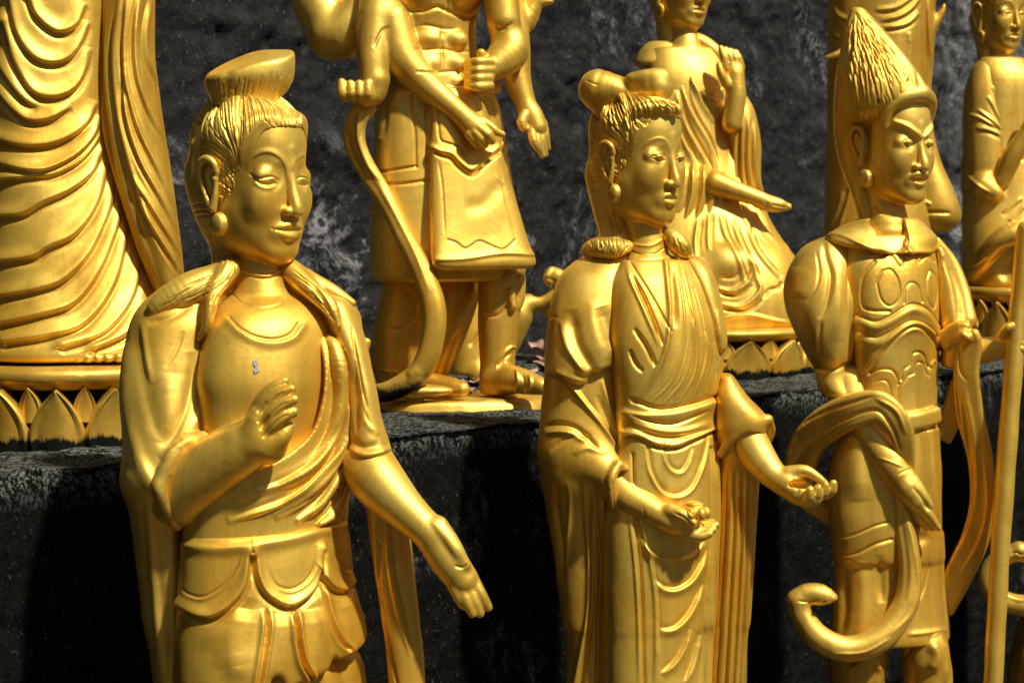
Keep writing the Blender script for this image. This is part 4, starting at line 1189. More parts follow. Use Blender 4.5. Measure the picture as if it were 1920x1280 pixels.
    sd = [([(1786, 660), (1790, 720), (1796, 760), (1806, 860)], 3, 3, -4), ([(1800, 640), (1800, 690), (1814, 716)], 3, 3, -3), ([(1806, 720), (1822, 800), (1832, 880), (1830, 960)], 5, 5, 3), ([(1846, 860), (1852, 940), (1838, 1010), (1800, 1080)], 4, 4, 2.5), ([(1808, 760), (1818, 860), (1816, 950), (1796, 1030)], 4, 4, -3)]
    part(f, 'trailing_scarf', t, d, sd, M['gold2'], bump=.7)
    # ---- hair cone and crown piece
    a = Vol(f, 2.2)
    a.loft([(14, 1596, 1618, 0, 12), (50, 1584, 1652, 0, 34), (100, 1574, 1694, 0, 60), (150, 1566, 1730, 0, 78), (195, 1562, 1744, -6, 84), (222, 1562, 1700, -20, 72), (248, 1563, 1656, -42, 54), (300, 1572, 1644, -48, 50), (350, 1590, 1638, -42, 40), (390, 1604, 1646, -30, 34), (420, 1612, 1652, -20, 34)], n=2.1, cap=6)
    k_ = hd.sc
    rows = [(-92, 0, 135, 30, 66), (-80, 0, 135, 56, 76), (-40, 0, 135, 74, 82), (40, 0, 135, 80, 88), (120, 0, 135, 90, 104), (230, 0, 135, 110, 120)]
    a.loftL([tuple(x * k_ for x in q) + (0,) for q in rows], 3, True, 3.2, hd.c, hd.A, 10)
    sh = fan([(1600, 24), (1580, 80), (1572, 160), (1574, 280)], [(1612, 24), (1655, 60), (1710, 120), (1738, 158)], 40, 1.6, 1.6, -2.6, 5, 3)
    sh += fan([(1600, 60), (1590, 130), (1590, 240)], [(1630, 60), (1660, 110), (1680, 165)], 26, 1.8, 1.8, 2.0, 5, 4)
    sh += [([(1740, 146), (1736, 150)], 2, 2, -3), ([(1648, 186), (1646, 196)], 2.4, 2.4, -6), ([(1700, 150), (1704, 152)], 3, 3, -6)]
    part(f, 'hair', t, a, sh, M['gold'], bump=.6, post=1)
    w = Vol(f, 2.2)
    hd.cp(w, [(-80, -34, 40, 9), (-80, -56, 42, 14), (-72, -88, 54, 18), (-50, -108, 70, 20), (-20, -118, 84, 22), (0, -122, 88, 23), (20, -118, 84, 22), (50, -108, 70, 20), (72, -88, 54, 18), (80, -56, 42, 13), (80, -34, 40, 8)], 8)
    hd.cp(w, [(0, -124, 84, 24), (0, -150, 76, 15), (0, -172, 68, 6)], 8)
    hd.cp(w, [(-60, -116, 58, 18), (-30, -136, 70, 18)], 8)
    rows = [(-96, 0, 135, 60, 66), (-88, 0, 135, 66, 76), (-40, 0, 135, 72, 80), (40, 0, 135, 80, 88), (120, 0, 135, 90, 104)]
    w.loftL([tuple(x * k_ for x in q) + (0,) for q in rows], 2, True, 4, hd.c, hd.A, 4)
    part(f, 'crown_band', t, w, [([(1644, 196), (1646, 190), (1660, 178), (1682, 170), (1706, 152)], 4, 3, 2.5)], M['gold'], bump=.7)
    for sgn in (-1, 1):
        e = Vol(f, 2)
        hd.e(e, (sgn * 96, 104, -14), (8, 24, 22), 2)
        hd.e(e, (sgn * 86, 104, -14), (8, 28, 26), 2)
        part(f, 'ear_stud', t, e, (), M['gold'], sub=0, bump=0)
    # ---- staff in the fist
    p = Vol(f, 2.4)
    p.cap([(1922, 430, 76, 15), (1904, 640, 72, 17), (1884, 900, 66, 18), (1866, 1200, 60, 18), (1832, 1900, 40, 19)], 4)
    part(f, 'staff', None, p, (), M['gold'], sub=0, bump=1.5, top=('tall round gold staff gripped in the armoured warrior statue\'s fist', 'staff'))
def lotus_pedestal(f, t, cu, vt, vb, d0, R, n, mat, label=None, rim=None):
    "slab, drum and a ring of pointed petals, each petal a mesh of its own"
    top, bot = f.q(cu, vt, d0), f.q(cu, vb, d0)
    H = bot[1] - top[1]
    c0 = top.copy()
    sv = Vol(f, max(2.5, R / 50))
    rows = [(0, 0, 0, R * 1.0, R * 1.0, 0), (H * .05, 0, 0, R * 1.05, R * 1.05, 0), (H * .14, 0, 0, R * 1.05, R * 1.05, 0), (H * .19, 0, 0, R * 1.0, R * 1.0, 0), (H * .24, 0, 0, R * .97, R * .97, 0)]
    sv.loftL(rows, 4, False, 2.0, c0, np.eye(3), 4)
    ped = part(f, 'lotus_pedestal', t, sv, (), mat, sub=0, bump=1.2)
    dv = Vol(f, max(3.5, R / 40))
    dv.loftL([(H * .2, 0, 0, R * .95, R * .95, 0), (H * .6, 0, 0, R * .95, R * .95, 0), (H * 1.02, 0, 0, R * .97, R * .97, 0)], 4, False, 2.0, c0, np.eye(3), 4)
    part(f, 'drum', ped, dv, (), mat, sub=0, bump=1)
    base = np.array(t.location)
    ns, nt = 20, 22

    def petal(phi, y0, y1, hw, rad, out):
        P = []
        for side in (0, 1):
            for j in range(nt + 1):
                tt = j / nt
                wd = hw * (min(1, .82 + tt * .7) if tt < .35 else math.cos((tt - .35) / .65 * math.pi / 2) ** .62 * (1.0))
                if tt >= .35:
                    wd = hw * max(0.01, (1 - ((tt - .35) / .65) ** 1.9))
                for i in range(ns + 1):
                    s_ = -1 + 2 * i / ns
                    edge = max(0, (abs(s_) - .72) / .28)
                    body = (1 - s_ * s_) * .55 + .18
                    rr = rad + out * body * (1 - .35 * tt) + out * .30 * math.exp(-((abs(s_) - .86) / .09) ** 2) * (1 if tt > .15 else tt / .15)
                    if tt < .45:
                        for q in (-.45, -.15, .15, .45):
                            rr -= out * .10 * math.exp(-((s_ - q) / .035) ** 2) * (1 - tt / .45)
                    rr += out * .5 * tt ** 3
                    if side:
                        rr = rad - 3 - out * .05
                    a = phi + s_ * wd / rad
                    P.append((c0[0] + math.sin(a) * rr, y0 + (y1 - y0) * tt, c0[2] + math.cos(a) * rr))
        V = f.world(np.array(P)) - base
        m = (ns + 1) * (nt + 1)
        Q = []
        for j in range(nt):
            for i in range(ns):
                a = j * (ns + 1) + i
                Q.append((a, a + 1, a + ns + 2, a + ns + 1))
                Q.append((m + a, m + a + ns + 1, m + a + ns + 2, m + a + 1))
        ring = [i for i in range(ns)] + [j * (ns + 1) + ns for j in range(nt)] + [nt * (ns + 1) + i for i in range(ns, 0, -1)] + [j * (ns + 1) for j in range(nt, 0, -1)]
        for k in range(len(ring)):
            a, b = ring[k], ring[(k + 1) % len(ring)]
            Q.append((a, m + a, m + b, b))
        Q = np.array(Q)
        V2 = V - V.mean(0)
        link_mesh('petal', V, outward(V2, Q), mat, ped)
    y_t, y_b = c0[1], c0[1] + H
    for i in range(n):
        a = (i + .5) / n * 2 * math.pi + .12
        petal(a, y_b + 2, y_t + H * .22, math.pi * R * .97 / n * 1.03, R * .97, H * .22)
        petal(a + math.pi / n, y_b - H * .42, y_t + H * .20, math.pi * R / n * .42, R * .955, H * .14)
    return ped


def curves(Ps, wl, wr, a, sh=(0, 5), g=-.6, **o):
    "each curve as a fold: a ridge with its shadow groove alongside"
    out = []
    for P in Ps:
        out += [(P, wl, wr, a, o), ([(u + sh[0], v + sh[1]) for u, v in P], 4, 4, a * g, o)]
    return out


def monk():
    f = Fig(130, 500, 3.42, ZS)
    t = thing('robed_statue', 'very large gold draped monk statue at the left edge, cropped above the waist', 'statue', f.base + np.array([0, 0, 0]), 'golden statues on the ledge')
    r = Vol(f, 3.6)
    r.loft([(-520, 20, 240, -10, 90, -.2), (-380, -30, 270, -10, 110, -.2), (-150, -20, 255, 0, 124, -.1), (0, -24, 250, 4, 130, -.1), (150, -28, 240, 6, 134, -.1), (300, -30, 250, 8, 136, -.1), (450, -34, 290, 10, 142, -.1), (560, -40, 330, 10, 150, -.1), (630, -50, 350, 10, 162, -.1), (655, -56, 352, 10, 166, -.1), (668, -50, 345, 10, 162, -.1)], n=2.2, cap=8)
    us = [[(50, -10), (66, 28), (105, 58), (142, 46), (160, 5)], [(14, -10), (30, 60), (60, 104), (95, 117), (128, 108), (152, 78), (166, 40)], [(5, 40), (24, 110), (58, 168), (98, 181), (138, 166), (160, 130), (168, 90)],
          [(-10, 110), (20, 158), (48, 188), (70, 198)], [(-10, 165), (22, 203), (52, 224), (92, 222), (135, 198)], [(-10, 258), (40, 271), (90, 270), (132, 254), (165, 226), (182, 190)],
          [(-20, 300), (55, 318), (100, 312), (148, 284), (180, 244), (188, 216)], [(-10, 338), (50, 330), (100, 325), (150, 300), (182, 262), (190, 240)], [(-20, 404), (40, 400), (80, 378), (130, 356), (172, 322), (194, 275)],
          [(-10, 490), (60, 480), (90, 462), (140, 438), (180, 384), (200, 310)], [(-10, 556), (74, 540), (120, 522), (170, 470), (205, 390), (212, 340)], [(0, 606), (70, 590), (140, 566), (190, 500), (222, 410), (222, 360)], [(10, 640), (90, 628), (160, 604), (215, 530), (236, 440), (232, 390)], [(120, 648), (200, 618), (252, 548), (262, 470)], [(180, 650), (240, 622), (285, 570)]]
    st = []
    for P in us:
        st += [(P, 16, 4, 8, {'taper': 'end'}), ([(u + 1, v + 7) for u, v in P], 4, 7, -6, {'taper': 'end'})]
    # bare foot under the hem
    ft = [([(u, 652), (u + 3, 672)], 3, 3, -4) for u in (150, 168, 186, 204)]
    part(f, 'inner_robe', t, r, st, M['gold'], bump=1.5)
    c = Vol(f, 3.6)
    c.loft([(-560, 180, 260, 0, 60), (-300, 184, 300, 6, 90), (-100, 176, 292, 14, 96), (0, 178, 292, 20, 98), (100, 181, 291, 24, 98), (170, 184, 299, 26, 98), (250, 190, 310, 28, 98), (350, 212, 326, 28, 96), (450, 244, 339, 24, 92), (530, 276, 347, 18, 84), (600, 302, 354, 10, 74), (655, 320, 358, 4, 60)], n=2.1)
    c.loft([(-560, 0, 90, 0, 60), (-300, -30, 50, 0, 90), (0, -50, 20, -30, 90), (300, -60, 0, -50, 80), (640, -70, -10, -60, 70)], n=2.2)
    sc = []
    for P in ([(205, -10), (200, 100), (206, 200), (222, 300), (250, 400), (286, 500), (310, 580)], [(224, -10), (214, 100), (222, 210), (242, 300), (268, 380), (296, 460)], [(238, -10), (232, 100), (242, 180), (262, 250), (300, 330), (332, 400)], [(262, -10), (252, 60), (256, 140), (278, 210), (308, 262)],
              [(282, -10), (272, 60), (276, 110), (296, 160)], [(232, 120), (238, 220), (262, 300), (300, 372), (336, 440)], [(250, 330), (290, 400), (338, 480)], [(262, 380), (300, 450), (342, 520)], [(185, 60), (190, 160), (200, 250), (226, 350), (262, 460), (300, 560)]):
        sc += [(P, 5, 10, 6), ([(u - 6, v) for u, v in P], 3.5, 3.5, -6)]
    part(f, 'outer_robe', t, c, sc, M['gold2'], bump=1.5)
    b = Vol(f, 4.5)
    b.cap([(190, 668, 120, 16), (160, 664, 150, 14), (140, 668, 162, 11)], 6)
    for i in range(5):
        b.cap([(150 + i * 19, 668 - (i == 0) * 2, 148 - i * 3, 11), (146 + i * 19, 670, 164 - i * 3, 10)], 2)
    b.cap([(130, -760, 0, 60), (130, -560, 0, 58), (130, -500, 0, 90), (135, 0, 0, 90), (150, 600, 40, 60), (170, 660, 110, 20)], 20)
    hd = Head(f, (130, -760, 0), 1.05, 40, 3)
    b2 = Vol(f, 4)
    face(hd, b2)
    ears(hd, b2, 1.0, 18)
    hd.e(b2, (0, -50, -14), (92, 96, 112), 10)
    part(f, 'body', t, [b, b2], ft, M['gold'], sub=0, bump=.8)
    lotus_pedestal(f, t, 130, 674, 842, 10, 215, 14, M['ped'])


def sixarm():
    f = Fig(850, 400, 3.98, ZS)
    t = thing('warrior_statue', 'bare-chested gold statue with several arms, kilt and one long ribbon, in a wide stance', 'statue', f.base, 'golden statues on the ledge')
    b = Vol(f, 3)
    b.loft([(-150, 690, 930, 0, 60, -.25), (-80, 700, 925, 6, 76, -.3), (-10, 738, 905, 12, 74, -.3), (60, 746, 892, 10, 64, -.3), (120, 738, 900, 10, 66, -.3), (180, 725, 920, 8, 70, -.3)], n=2.2)
    b.ell((775, -15, 70), (52, 32, 30), k=8)
    b.ell((862, -15, 52), (42, 30, 30), k=8)
    for v, w in ((75, 1), (120, .95), (155, .8)):
        b.ell((800, v, 66), (32 * w, 19, 18), k=5)
        b.ell((852, v, 50), (26 * w, 18, 18), k=5)
    # left arms
    b.cap([(700, -120, -20, 44), (600, -20, 0, 50), (622, 62, 20, 46)], 14)
    b.cap([(622, 68, 20, 45), (650, 60, 30, 46), (680, 10, 30, 40), (705, -80, 30, 30)], 12)
    b.cap([(722, -60, 60, 38), (706, 40, 90, 36), (700, 110, 110, 30), (702, 150, 118, 26)], 8)
    b.cap([(704, 152, 118, 26), (700, 176, 120, 22), (684, 184, 124, 18)], 6)
    for i in range(4):
        b.cap([(694 - i * 15, 186 - i * 1, 130, 10.5), (690 - i * 16, 176, 142, 10.5), (690 - i * 16.5, 158 - (i == 3) * 3, 142, 8.5)], 2)
    b.cap([(735, 40, 90, 34), (756, 110, 96, 35), (800, 160, 100, 27), (850, 202, 104, 20), (872, 222, 106, 20)], 8)
    hv = Vol(f, 1.9)
    hv.cap([(850, 202, 104, 19), (876, 226, 106, 21), (896, 238, 108, 20)], 8)
    hv.cap([(888, 240, 110, 20), (900, 250, 110, 16)], 8)
    hv.cap([(904, 228, 112, 10), (920, 238, 116, 9), (930, 247, 114, 8), (942, 252, 110, 6)], 2)
    hv.cap([(898, 240, 122, 10), (914, 252, 124, 9.5), (922, 264, 116, 8)], 1.6)
    hv.cap([(890, 248, 122, 10), (902, 260, 122, 9.5), (908, 271, 114, 8)], 1.6)
    hv.cap([(880, 252, 120, 9.5), (890, 265, 118, 9), (895, 273, 112, 7.5)], 1.6)
    # right arms
    b.cap([(905, -110, 20, 40), (936, -20, 40, 34), (944, 40, 50, 32)], 10)
    b.cap([(950, 62, 40, 30), (955, 95, 50, 37), (930, 122, 70, 28), (918, 132, 76, 22)], 10)
    b.ell((898, 140, 84), (26, 30, 20), k=6)
    for i in range(4):
        b.cap([(918, 116 + i * 15, 96, 9.5), (896, 116 + i * 15.5, 110, 9.5), (876, 120 + i * 14, 96, 8)], 1.8)
    b.cap([(908, 108, 84, 9), (902, 100, 90, 9)], 3)
    b.cap([(930, -60, -30, 32), (960, 60, -10, 32), (968, 140, 0, 27), (984, 190, 6, 20), (990, 206, 8, 20)], 8)
    hv.cap([(986, 196, 6, 19), (998, 218, 10, 21), (1006, 238, 12, 20)], 8)
    hv.cap([(984, 214, 22, 10), (978, 228, 28, 10), (982, 240, 28, 8)], 2.5)
    for i, (e, g_) in enumerate((((1000, 268), (1010, 282)), ((1008, 272), (1016, 292)), ((1014, 268), (1021, 290)), ((1019, 258), (1025, 278)))):
        hv.cap([(996 + i * 7.5, 240 - i * 3, 22 - i * 5, 8.5), (e[0] + i * 1.5, e[1] - 4, 28 - i * 6, 7.5), (g_[0] + i, g_[1], 20 - i * 6, 5.5)], 1.2)
    b.cap([(940, -20, -30, 34), (975, 40, -30, 27), (1000, 10, -30, 18), (1014, -30, -30, 16)], 8)
    b.cap([(1006, 0, -30, 12), (1022, 4, -26, 9), (1032, 2, -24, 7)], 3)
    b.cap([(820, -230, 10, 40), (815, -120, 0, 56)], 20)
    hd = Head(f, (815, -290, 10), .62, 42, 3)
    h = Vol(f, 3)
    face(hd, h, {'open': 1})
    ears(hd, h, 1.0, 18)
    st = [([(756, 18), (790, 22), (820, 14), (840, 22), (880, 34), (898, 20)], 4, 4, -4), ([(838, -30), (838, 20)], 3, 3, -3), ([(775, 92), (800, 94), (828, 92), (850, 96), (884, 98)], 2.5, 2.5, -3), ([(778, 135), (820, 136), (856, 134)], 2.5, 2.5, -3), ([(828, 50), (830, 140)], 3, 3, -2.5),
          ([(858, 130), (864, 138)], 4, 4, -6), ([(780, 50), (800, 48), (830, 54), (860, 56)], 3, 3, -2), ([(930, 50), (944, 56), (962, 42)], 3, 3, -3), ([(700, 90), (716, 60), (730, 50)], 3, 3, -3), ([(676, 20), (664, 60)], 4, 4, -3)]
    part(f, 'body', t, [b, h, hv], st, M['gold'], bump=.6)
    hr = Vol(f, 3)
    hair_cap(hd, hr)
    part(f, 'hair', t, hr, strands(hd, 60, 3, 9, w=2.4), M['gold'], sub=0)
    k = Vol(f, 3.2)
    k.loft([(158, 722, 918, 4, 72, -.28), (200, 706, 938, 4, 80, -.28), (300, 701, 955, 2, 88, -.28), (400, 698, 975, 0, 94, -.28), (480, 697, 990, -2, 98, -.28), (516, 700, 985, -2, 98, -.28), (526, 706, 975, -2, 92, -.28)], n=2.3, cap=6)
    k.loft([(175, 808, 900, 62, 30, -.3), (250, 806, 930, 70, 30, -.32), (350, 806, 962, 78, 30, -.34), (440, 808, 988, 86, 30, -.36), (488, 810, 1006, 92, 32, -.38), (504, 816, 1000, 90, 30, -.38)], 3, n=3.2, cap=5)
    k.cap([(722, 172, 60, 12), (800, 178, 88, 12), (880, 172, 62, 12), (930, 164, 10, 12)], 5)
    sk = [([(806, 190), (806, 300), (808, 400), (812, 490)], 2.5, 3, -4, {'taper': 'none'}), ([(800, 190), (800, 330)], 2, 2, -3), ([(698, 325), (740, 318), (780, 312)], 2, 3, -3.5, {'taper': 'none'}), ([(704, 346), (760, 344), (803, 338)], 2.5, 2.5, -4, {'taper': 'none'}), ([(772, 180), (778, 250), (780, 310)], 2, 2, -3, {'taper': 'none'}),
          ([(806, 280), (826, 290), (846, 296), (862, 314), (884, 328), (904, 312), (922, 296), (942, 282)], 2.5, 4, -6, {'taper': 'none'}), ([(806, 274), (826, 284), (846, 288), (864, 306), (884, 318), (904, 302), (940, 272)], 6, 3, 4, {'taper': 'none'}), ([(820, 200), (824, 258), (836, 268), (860, 276), (872, 292)], 2, 2, -3, {'taper': 'none'}),
          ([(822, 300), (830, 360), (834, 440)], 1.6, 1.6, -2), ([(940, 330), (954, 400), (968, 450)], 1.6, 1.6, -2), ([(840, 450), (856, 455), (872, 466), (886, 460), (900, 452), (920, 460), (942, 468), (956, 460), (966, 450)], 1.8, 1.8, -2.5, {'taper': 'none'}),
          ([(816, 488), (870, 486), (940, 476), (1000, 478)], 6, 3, 3, {'taper': 'none'}), ([(920, 190), (944, 260), (958, 330)], 2, 2, -3), ([(960, 342), (970, 346), (980, 340)], 2, 2, -3), ([(890, 180), (900, 210)], 2, 2, -2), ([(870, 390), (910, 380), (940, 340)], 14, 14, -3), ([(720, 190), (722, 230), (715, 260)], 6, 6, -3)]
    part(f, 'kilt', t, k, sk, M['gold'], bump=1.2)
    l = Vol(f, 3.2)
    l.loft([(505, 716, 838, 0, 58, -.1), (560, 712, 820, 6, 56, -.1), (620, 700, 812, 10, 54), (680, 696, 812, 8, 52), (712, 706, 806, 4, 46), (735, 712, 800, 4, 42)], n=2.2)
    l.cap([(850, 540, -30, 44), (820, 600, -20, 40), (800, 660, -10, 30)], 16)
    l.cap([(870, 530, -60, 36), (850, 600, -70, 34), (820, 690, -80, 26)], 14)
    l.loft([(500, 896, 972, 0, 44), (560, 896, 978, 4, 44), (620, 896, 972, 6, 42), (680, 900, 966, 8, 40), (715, 898, 972, 10, 40), (738, 900, 978, 14, 40)], n=2.2)
    l.cap([(930, 712, 30, 28), (965, 712, 60, 26), (1000, 720, 86, 20), (1014, 724, 96, 16)], 8)
    l.cap([(800, 720, 30, 22), (840, 726, 60, 20), (866, 730, 76, 15)], 8)
    l.cap([(976, 520, 20, 10), (976, 560, 22, 9), (972, 575, 24, 7)], 4)
    l.cap([(958, 548, 44, 9), (962, 575, 46, 8)], 3)
    sl = [([(730, 618), (760, 612), (785, 590)], 2.5, 2.5, -4), ([(905, 592), (935, 590), (956, 566)], 2.5, 2.5, -4), ([(750, 540), (770, 552), (784, 570)], 6, 6, -4), ([(928, 690), (944, 664), (960, 650), (972, 656)], 2.5, 2.5, 4), ([(932, 694), (946, 672), (962, 660)], 2.5, 2.5, -3), ([(966, 690), (972, 712), (968, 738)], 2.5, 2.5, 4), ([(990, 700), (996, 716), (992, 738)], 2.5, 2.5, 4), ([(978, 700), (982, 716), (980, 738)], 3, 3, -3),
          ([(745, 640), (740, 690), (736, 725)], 6, 6, -3), ([(700, 690), (760, 700), (780, 680)], 2.5, 2.5, 3), ([(790, 560), (784, 590), (790, 610)], 3, 3, 4)]
    part(f, 'legs', t, l, sl, M['gold2'], bump=1)
    r = Vol(f, 2.8)
    r.rib([(690, 196, 112, 20, 8, 1, 0, .3), (668, 226, 108, 22, 8, 1, 0, .5), (666, 270, 104, 24, 8, .9, .1, .6), (690, 322, 104, 20, 9, .8, .2, .4), (722, 372, 112, 17, 12, 1, .2, .2), (756, 440, 120, 18, 15, 1, .2, 0), (792, 510, 128, 20, 17, 1, .2, 0), (812, 570, 132, 22, 19, 1, .1, 0), (812, 630, 132, 22, 19, 1, 0, 0), (792, 690, 126, 22, 18, .8, -.4, 0), (750, 724, 118, 20, 16, .3, -1, 0), (706, 736, 110, 17, 12, .1, -1, 0), (664, 716, 100, 14, 10, -.3, -1, 0), (684, 640, 96, 12, 8, .8, -.4, 0)], 6)
    part(f, 'ribbon', t, r, [([(674, 210), (672, 260), (690, 310), (712, 340)], 4, 4, 4), ([(700, 330), (740, 400), (780, 480), (806, 550)], 5, 5, 3), ([(652, 250), (660, 290), (684, 330)], 4, 4, -3)], M['soot'], bump=1)
    p = Vol(f, 3.2)
    p.loft([(742, 724, 1010, 0, 96, -.2), (750, 716, 1030, 0, 104, -.2), (770, 712, 1040, 0, 108, -.2), (784, 716, 1035, 0, 104, -.2)], n=2.6, cap=5)
    p.ell((780, 732, 100), (70, 14, 26), k=10)
    part(f, 'base_slab', t, p, [([(760, 752), (850, 756), (960, 748)], 6, 6, 2)], M['gold'], sub=0, bump=2.5)
    # small figure crouching behind the legs
    g = Fig(960, 600, 4.45, ZS)
    t2 = thing('crouching_statue', 'small gold crouching figure behind the kilted statue, its fist lifted beside it', 'statue', g.base, 'golden statues on the ledge')
    c = Vol(g, 3)
    c.cap([(910, 700, 0, 30), (940, 640, 10, 36), (962, 594, 16, 36)], 10)
    c.cap([(962, 590, 16, 34), (985, 572, 20, 22), (1015, 566, 24, 14), (1044, 552, 26, 14), (1066, 530, 20, 14)], 8)
    c.cap([(1066, 530, 20, 13), (1048, 520, 26, 16), (1036, 516, 30, 17)], 5)
    c.cap([(1034, 508, 40, 9), (1026, 520, 44, 9), (1030, 532, 40, 7)], 2)
    c.cap([(1020, 574, 10, 12), (1038, 596, 4, 11), (1052, 606, 0, 8)], 4)
    c.cap([(840, 560, -10, 24), (880, 630, 0, 27), (905, 680, 10, 24), (900, 700, 30, 22)], 8)
    c.loft([(500, 820, 940, -30, 44), (600, 830, 950, -20, 54), (700, 840, 930, -10, 56)], n=2.2)
    c.ell((880, 480, -20), (36, 44, 40), k=12)
    part(g, 'body', t2, c, [([(1022, 520), (1040, 526)], 2, 2, -3), ([(1020, 530), (1038, 536)], 2, 2, -3), ([(880, 650), (905, 620)], 4, 4, -4)], M['gold'], sub=0, bump=1)


def lady():
    f = Fig(1330, 350, 4.9, ZS)
    t = thing('seated_statue', 'gold seated robed statue with one hand raised and the other pointing right', 'statue', f.base, 'golden statues on the ledge')
    hd = Head(f, (1279, -36, 0), .53, 43, 3)
    h = Vol(f, 1.8)
    face(hd, h)
    ears(hd, h, 1.0, 24)
    for s in (-1, 1):
        hd.e(h, (s * 92, 112, -4), (9, 24, 18), 4)
    h.cap([(1282, 30, -8, 24), (1284, 80, 0, 24)], 8)
    b = Vol(f, 2.4)
    b.cap([(1284, 60, 0, 22), (1286, 100, 0, 34)], 10)
    b.loft([(90, 1220, 1350, 0, 36, -.3), (140, 1215, 1370, 6, 50, -.3), (200, 1225, 1370, 8, 54, -.3)], n=2.1)
    b.cap([(1372, 232, 60, 19), (1380, 180, 66, 19), (1378, 140, 68, 15)], 6)
    b.ell((1374, 142, 68), (20, 32, 11), k=8)
    for i in range(4):
        b.cap([(1361 + i * 9.5, 128, 72 - i * 2, 8), (1356 + i * 9.5, 106 + i, 75 - i * 2, 7.5), (1351 + i * 9.5, 90 + i * 2.5, 73 - i * 2, 5.5)], 1.6)
    b.cap([(1362, 158, 78, 9), (1352, 138, 84, 8), (1348, 122, 84, 6)], 3)
    b.cap([(1340, 344, 90, 24), (1380, 358, 96, 18), (1420, 372, 98, 15), (1450, 384, 96, 14), (1478, 388, 92, 7)], 8)
    b.ell((1442, 382, 96), (30, 12, 12), k=5)
    part(f, 'body', t, [h, b], brows_lids(hd) + [([(1368, 118), (1366, 100)], 1.6, 1.6, -2), ([(1377, 118), (1375, 100)], 1.6, 1.6, -2), ([(1438, 378), (1440, 392)], 2, 2, -2), ([(1445, 384), (1478, 390)], 1.6, 1.6, -1.6)], M['gold'], bump=.4)
    r = Vol(f, 2.8)
    r.loft([(150, 1225, 1372, 4, 50, -.3), (200, 1220, 1376, 8, 58, -.3), (280, 1215, 1390, 10, 64, -.3), (360, 1200, 1420, 16, 74, -.2), (430, 1180, 1446, 30, 88, -.1), (480, 1165, 1486, 40, 100), (540, 1150, 1510, 44, 112), (590, 1146, 1512, 44, 116), (612, 1148, 1506, 44, 112)], n=2.2, cap=8)
    r.ell((1358, 498, 130), (40, 34, 30), k=18)
    r.ell((1290, 520, 120), (60, 40, 36), k=20)
    r.cap([(1290, 72, -4, 16), (1320, 84, 0, 16), (1352, 108, 4, 14)], 8)
    ns = {'d': (-60, 300)}
    sr = []
    for P in ([(1276, 150), (1296, 210), (1330, 270), (1344, 320)], [(1268, 170), (1284, 230), (1316, 290), (1336, 330)], [(1290, 130), (1310, 180), (1340, 230)], [(1262, 190), (1276, 250), (1304, 310)], [(1284, 115), (1300, 160), (1320, 180), (1336, 182), (1352, 160)]):
        sr += [(P, 3, 6, 4), ([(u + 5, v - 3) for u, v in P], 3, 3, -4)]
    for P in ([(1372, 240), (1376, 330), (1390, 400), (1430, 460)], [(1390, 240), (1400, 340), (1420, 410), (1470, 470)], [(1408, 250), (1416, 340), (1440, 420), (1488, 480)], [(1350, 400), (1360, 440), (1382, 480), (1396, 530)], [(1372, 410), (1386, 450), (1410, 500), (1424, 540)], [(1398, 420), (1420, 470), (1460, 520)],
              [(1330, 400), (1328, 440), (1330, 470)], [(1310, 410), (1304, 450), (1306, 480)]):
        sr += [(P, 4, 4, 4), ([(u + 6, v) for u, v in P], 3, 3, -4)]
    sr += [([(1344, 540), (1372, 546), (1400, 530), (1410, 500), (1404, 470)], 4, 5, 5), ([(1344, 548), (1380, 554), (1410, 534)], 3, 3, -5), ([(1346, 570), (1390, 574), (1424, 546), (1420, 510)], 4, 4, 5), ([(1346, 578), (1400, 582), (1432, 560)], 3, 3, -5), ([(1352, 598), (1400, 590), (1450, 600), (1490, 606)], 3, 4, 4),
           ([(1430, 560), (1444, 544), (1460, 540), (1466, 528)], 3, 3, -5), ([(1350, 520), (1376, 520), (1392, 504)], 3, 4, -3)]
    part(f, 'robe', t, r, sr, M['gold'], bump=1)
    s = Vol(f, 2.8)
    s.loft([(78, 1216, 1262, -4, 20), (95, 1200, 1274, 0, 32), (115, 1190, 1272, 4, 38), (126, 1190, 1262, 4, 36)], n=2.2, cap=6)
    s.loft([(140, 1196, 1262, -4, 34), (220, 1192, 1268, 0, 42), (300, 1200, 1320, 20, 56), (330, 1210, 1362, 40, 60), (380, 1210, 1364, 44, 60), (430, 1206, 1350, 44, 60), (500, 1200, 1330, 40, 62)], n=2.2)
    s.loft([(178, 1380, 1400, 10, 26), (210, 1356, 1416, 16, 42), (270, 1362, 1427, 14, 44), (340, 1368, 1428, 10, 44), (400, 1376, 1440, 6, 46), (450, 1390, 1468, 4, 46), (490, 1400, 1494, 0, 44), (540, 1420, 1500, 0, 40)], n=2.3)
    ss = []
    for x0, x1 in ((1300, 1276), (1320, 1296), (1340, 1318), (1356, 1338)):
        ss += [([(x0, 306), (x0 - 4, 370), (x1, 440), (x1 - 4, 500)], 4, 4, 4.5, {'taper': 'end'}), ([(x0 - 9, 310), (x0 - 12, 370), (x1 - 8, 440)], 3, 3, -5)]
    for x0, x1 in ((1378, 1392), (1392, 1412), (1404, 1436), (1416, 1462)):
        ss += [([(x0, 220), (x0 + 2, 330), (x1, 420), (x1 + 22, 490)], 4, 4, 4)]
        ss += [([(x0 - 6, 220), (x0 - 4, 330), (x1 - 6, 420)], 3, 3, -4)]
    part(f, 'sleeves', t, s, ss, M['gold'], bump=1)
    hr = Vol(f, 3)
    hair_cap(hd, hr)
    hr.cap([(1250, 0, -30, 26), (1254, 50, -22, 24), (1256, 84, -10, 20)], 10)
    part(f, 'hair', t, hr, strands(hd, 60, 3, 9, w=2.4), M['gold'], sub=0)
    lotus_pedestal(f, t, 1336, 608, 700, 44, 182, 13, M['ped'])


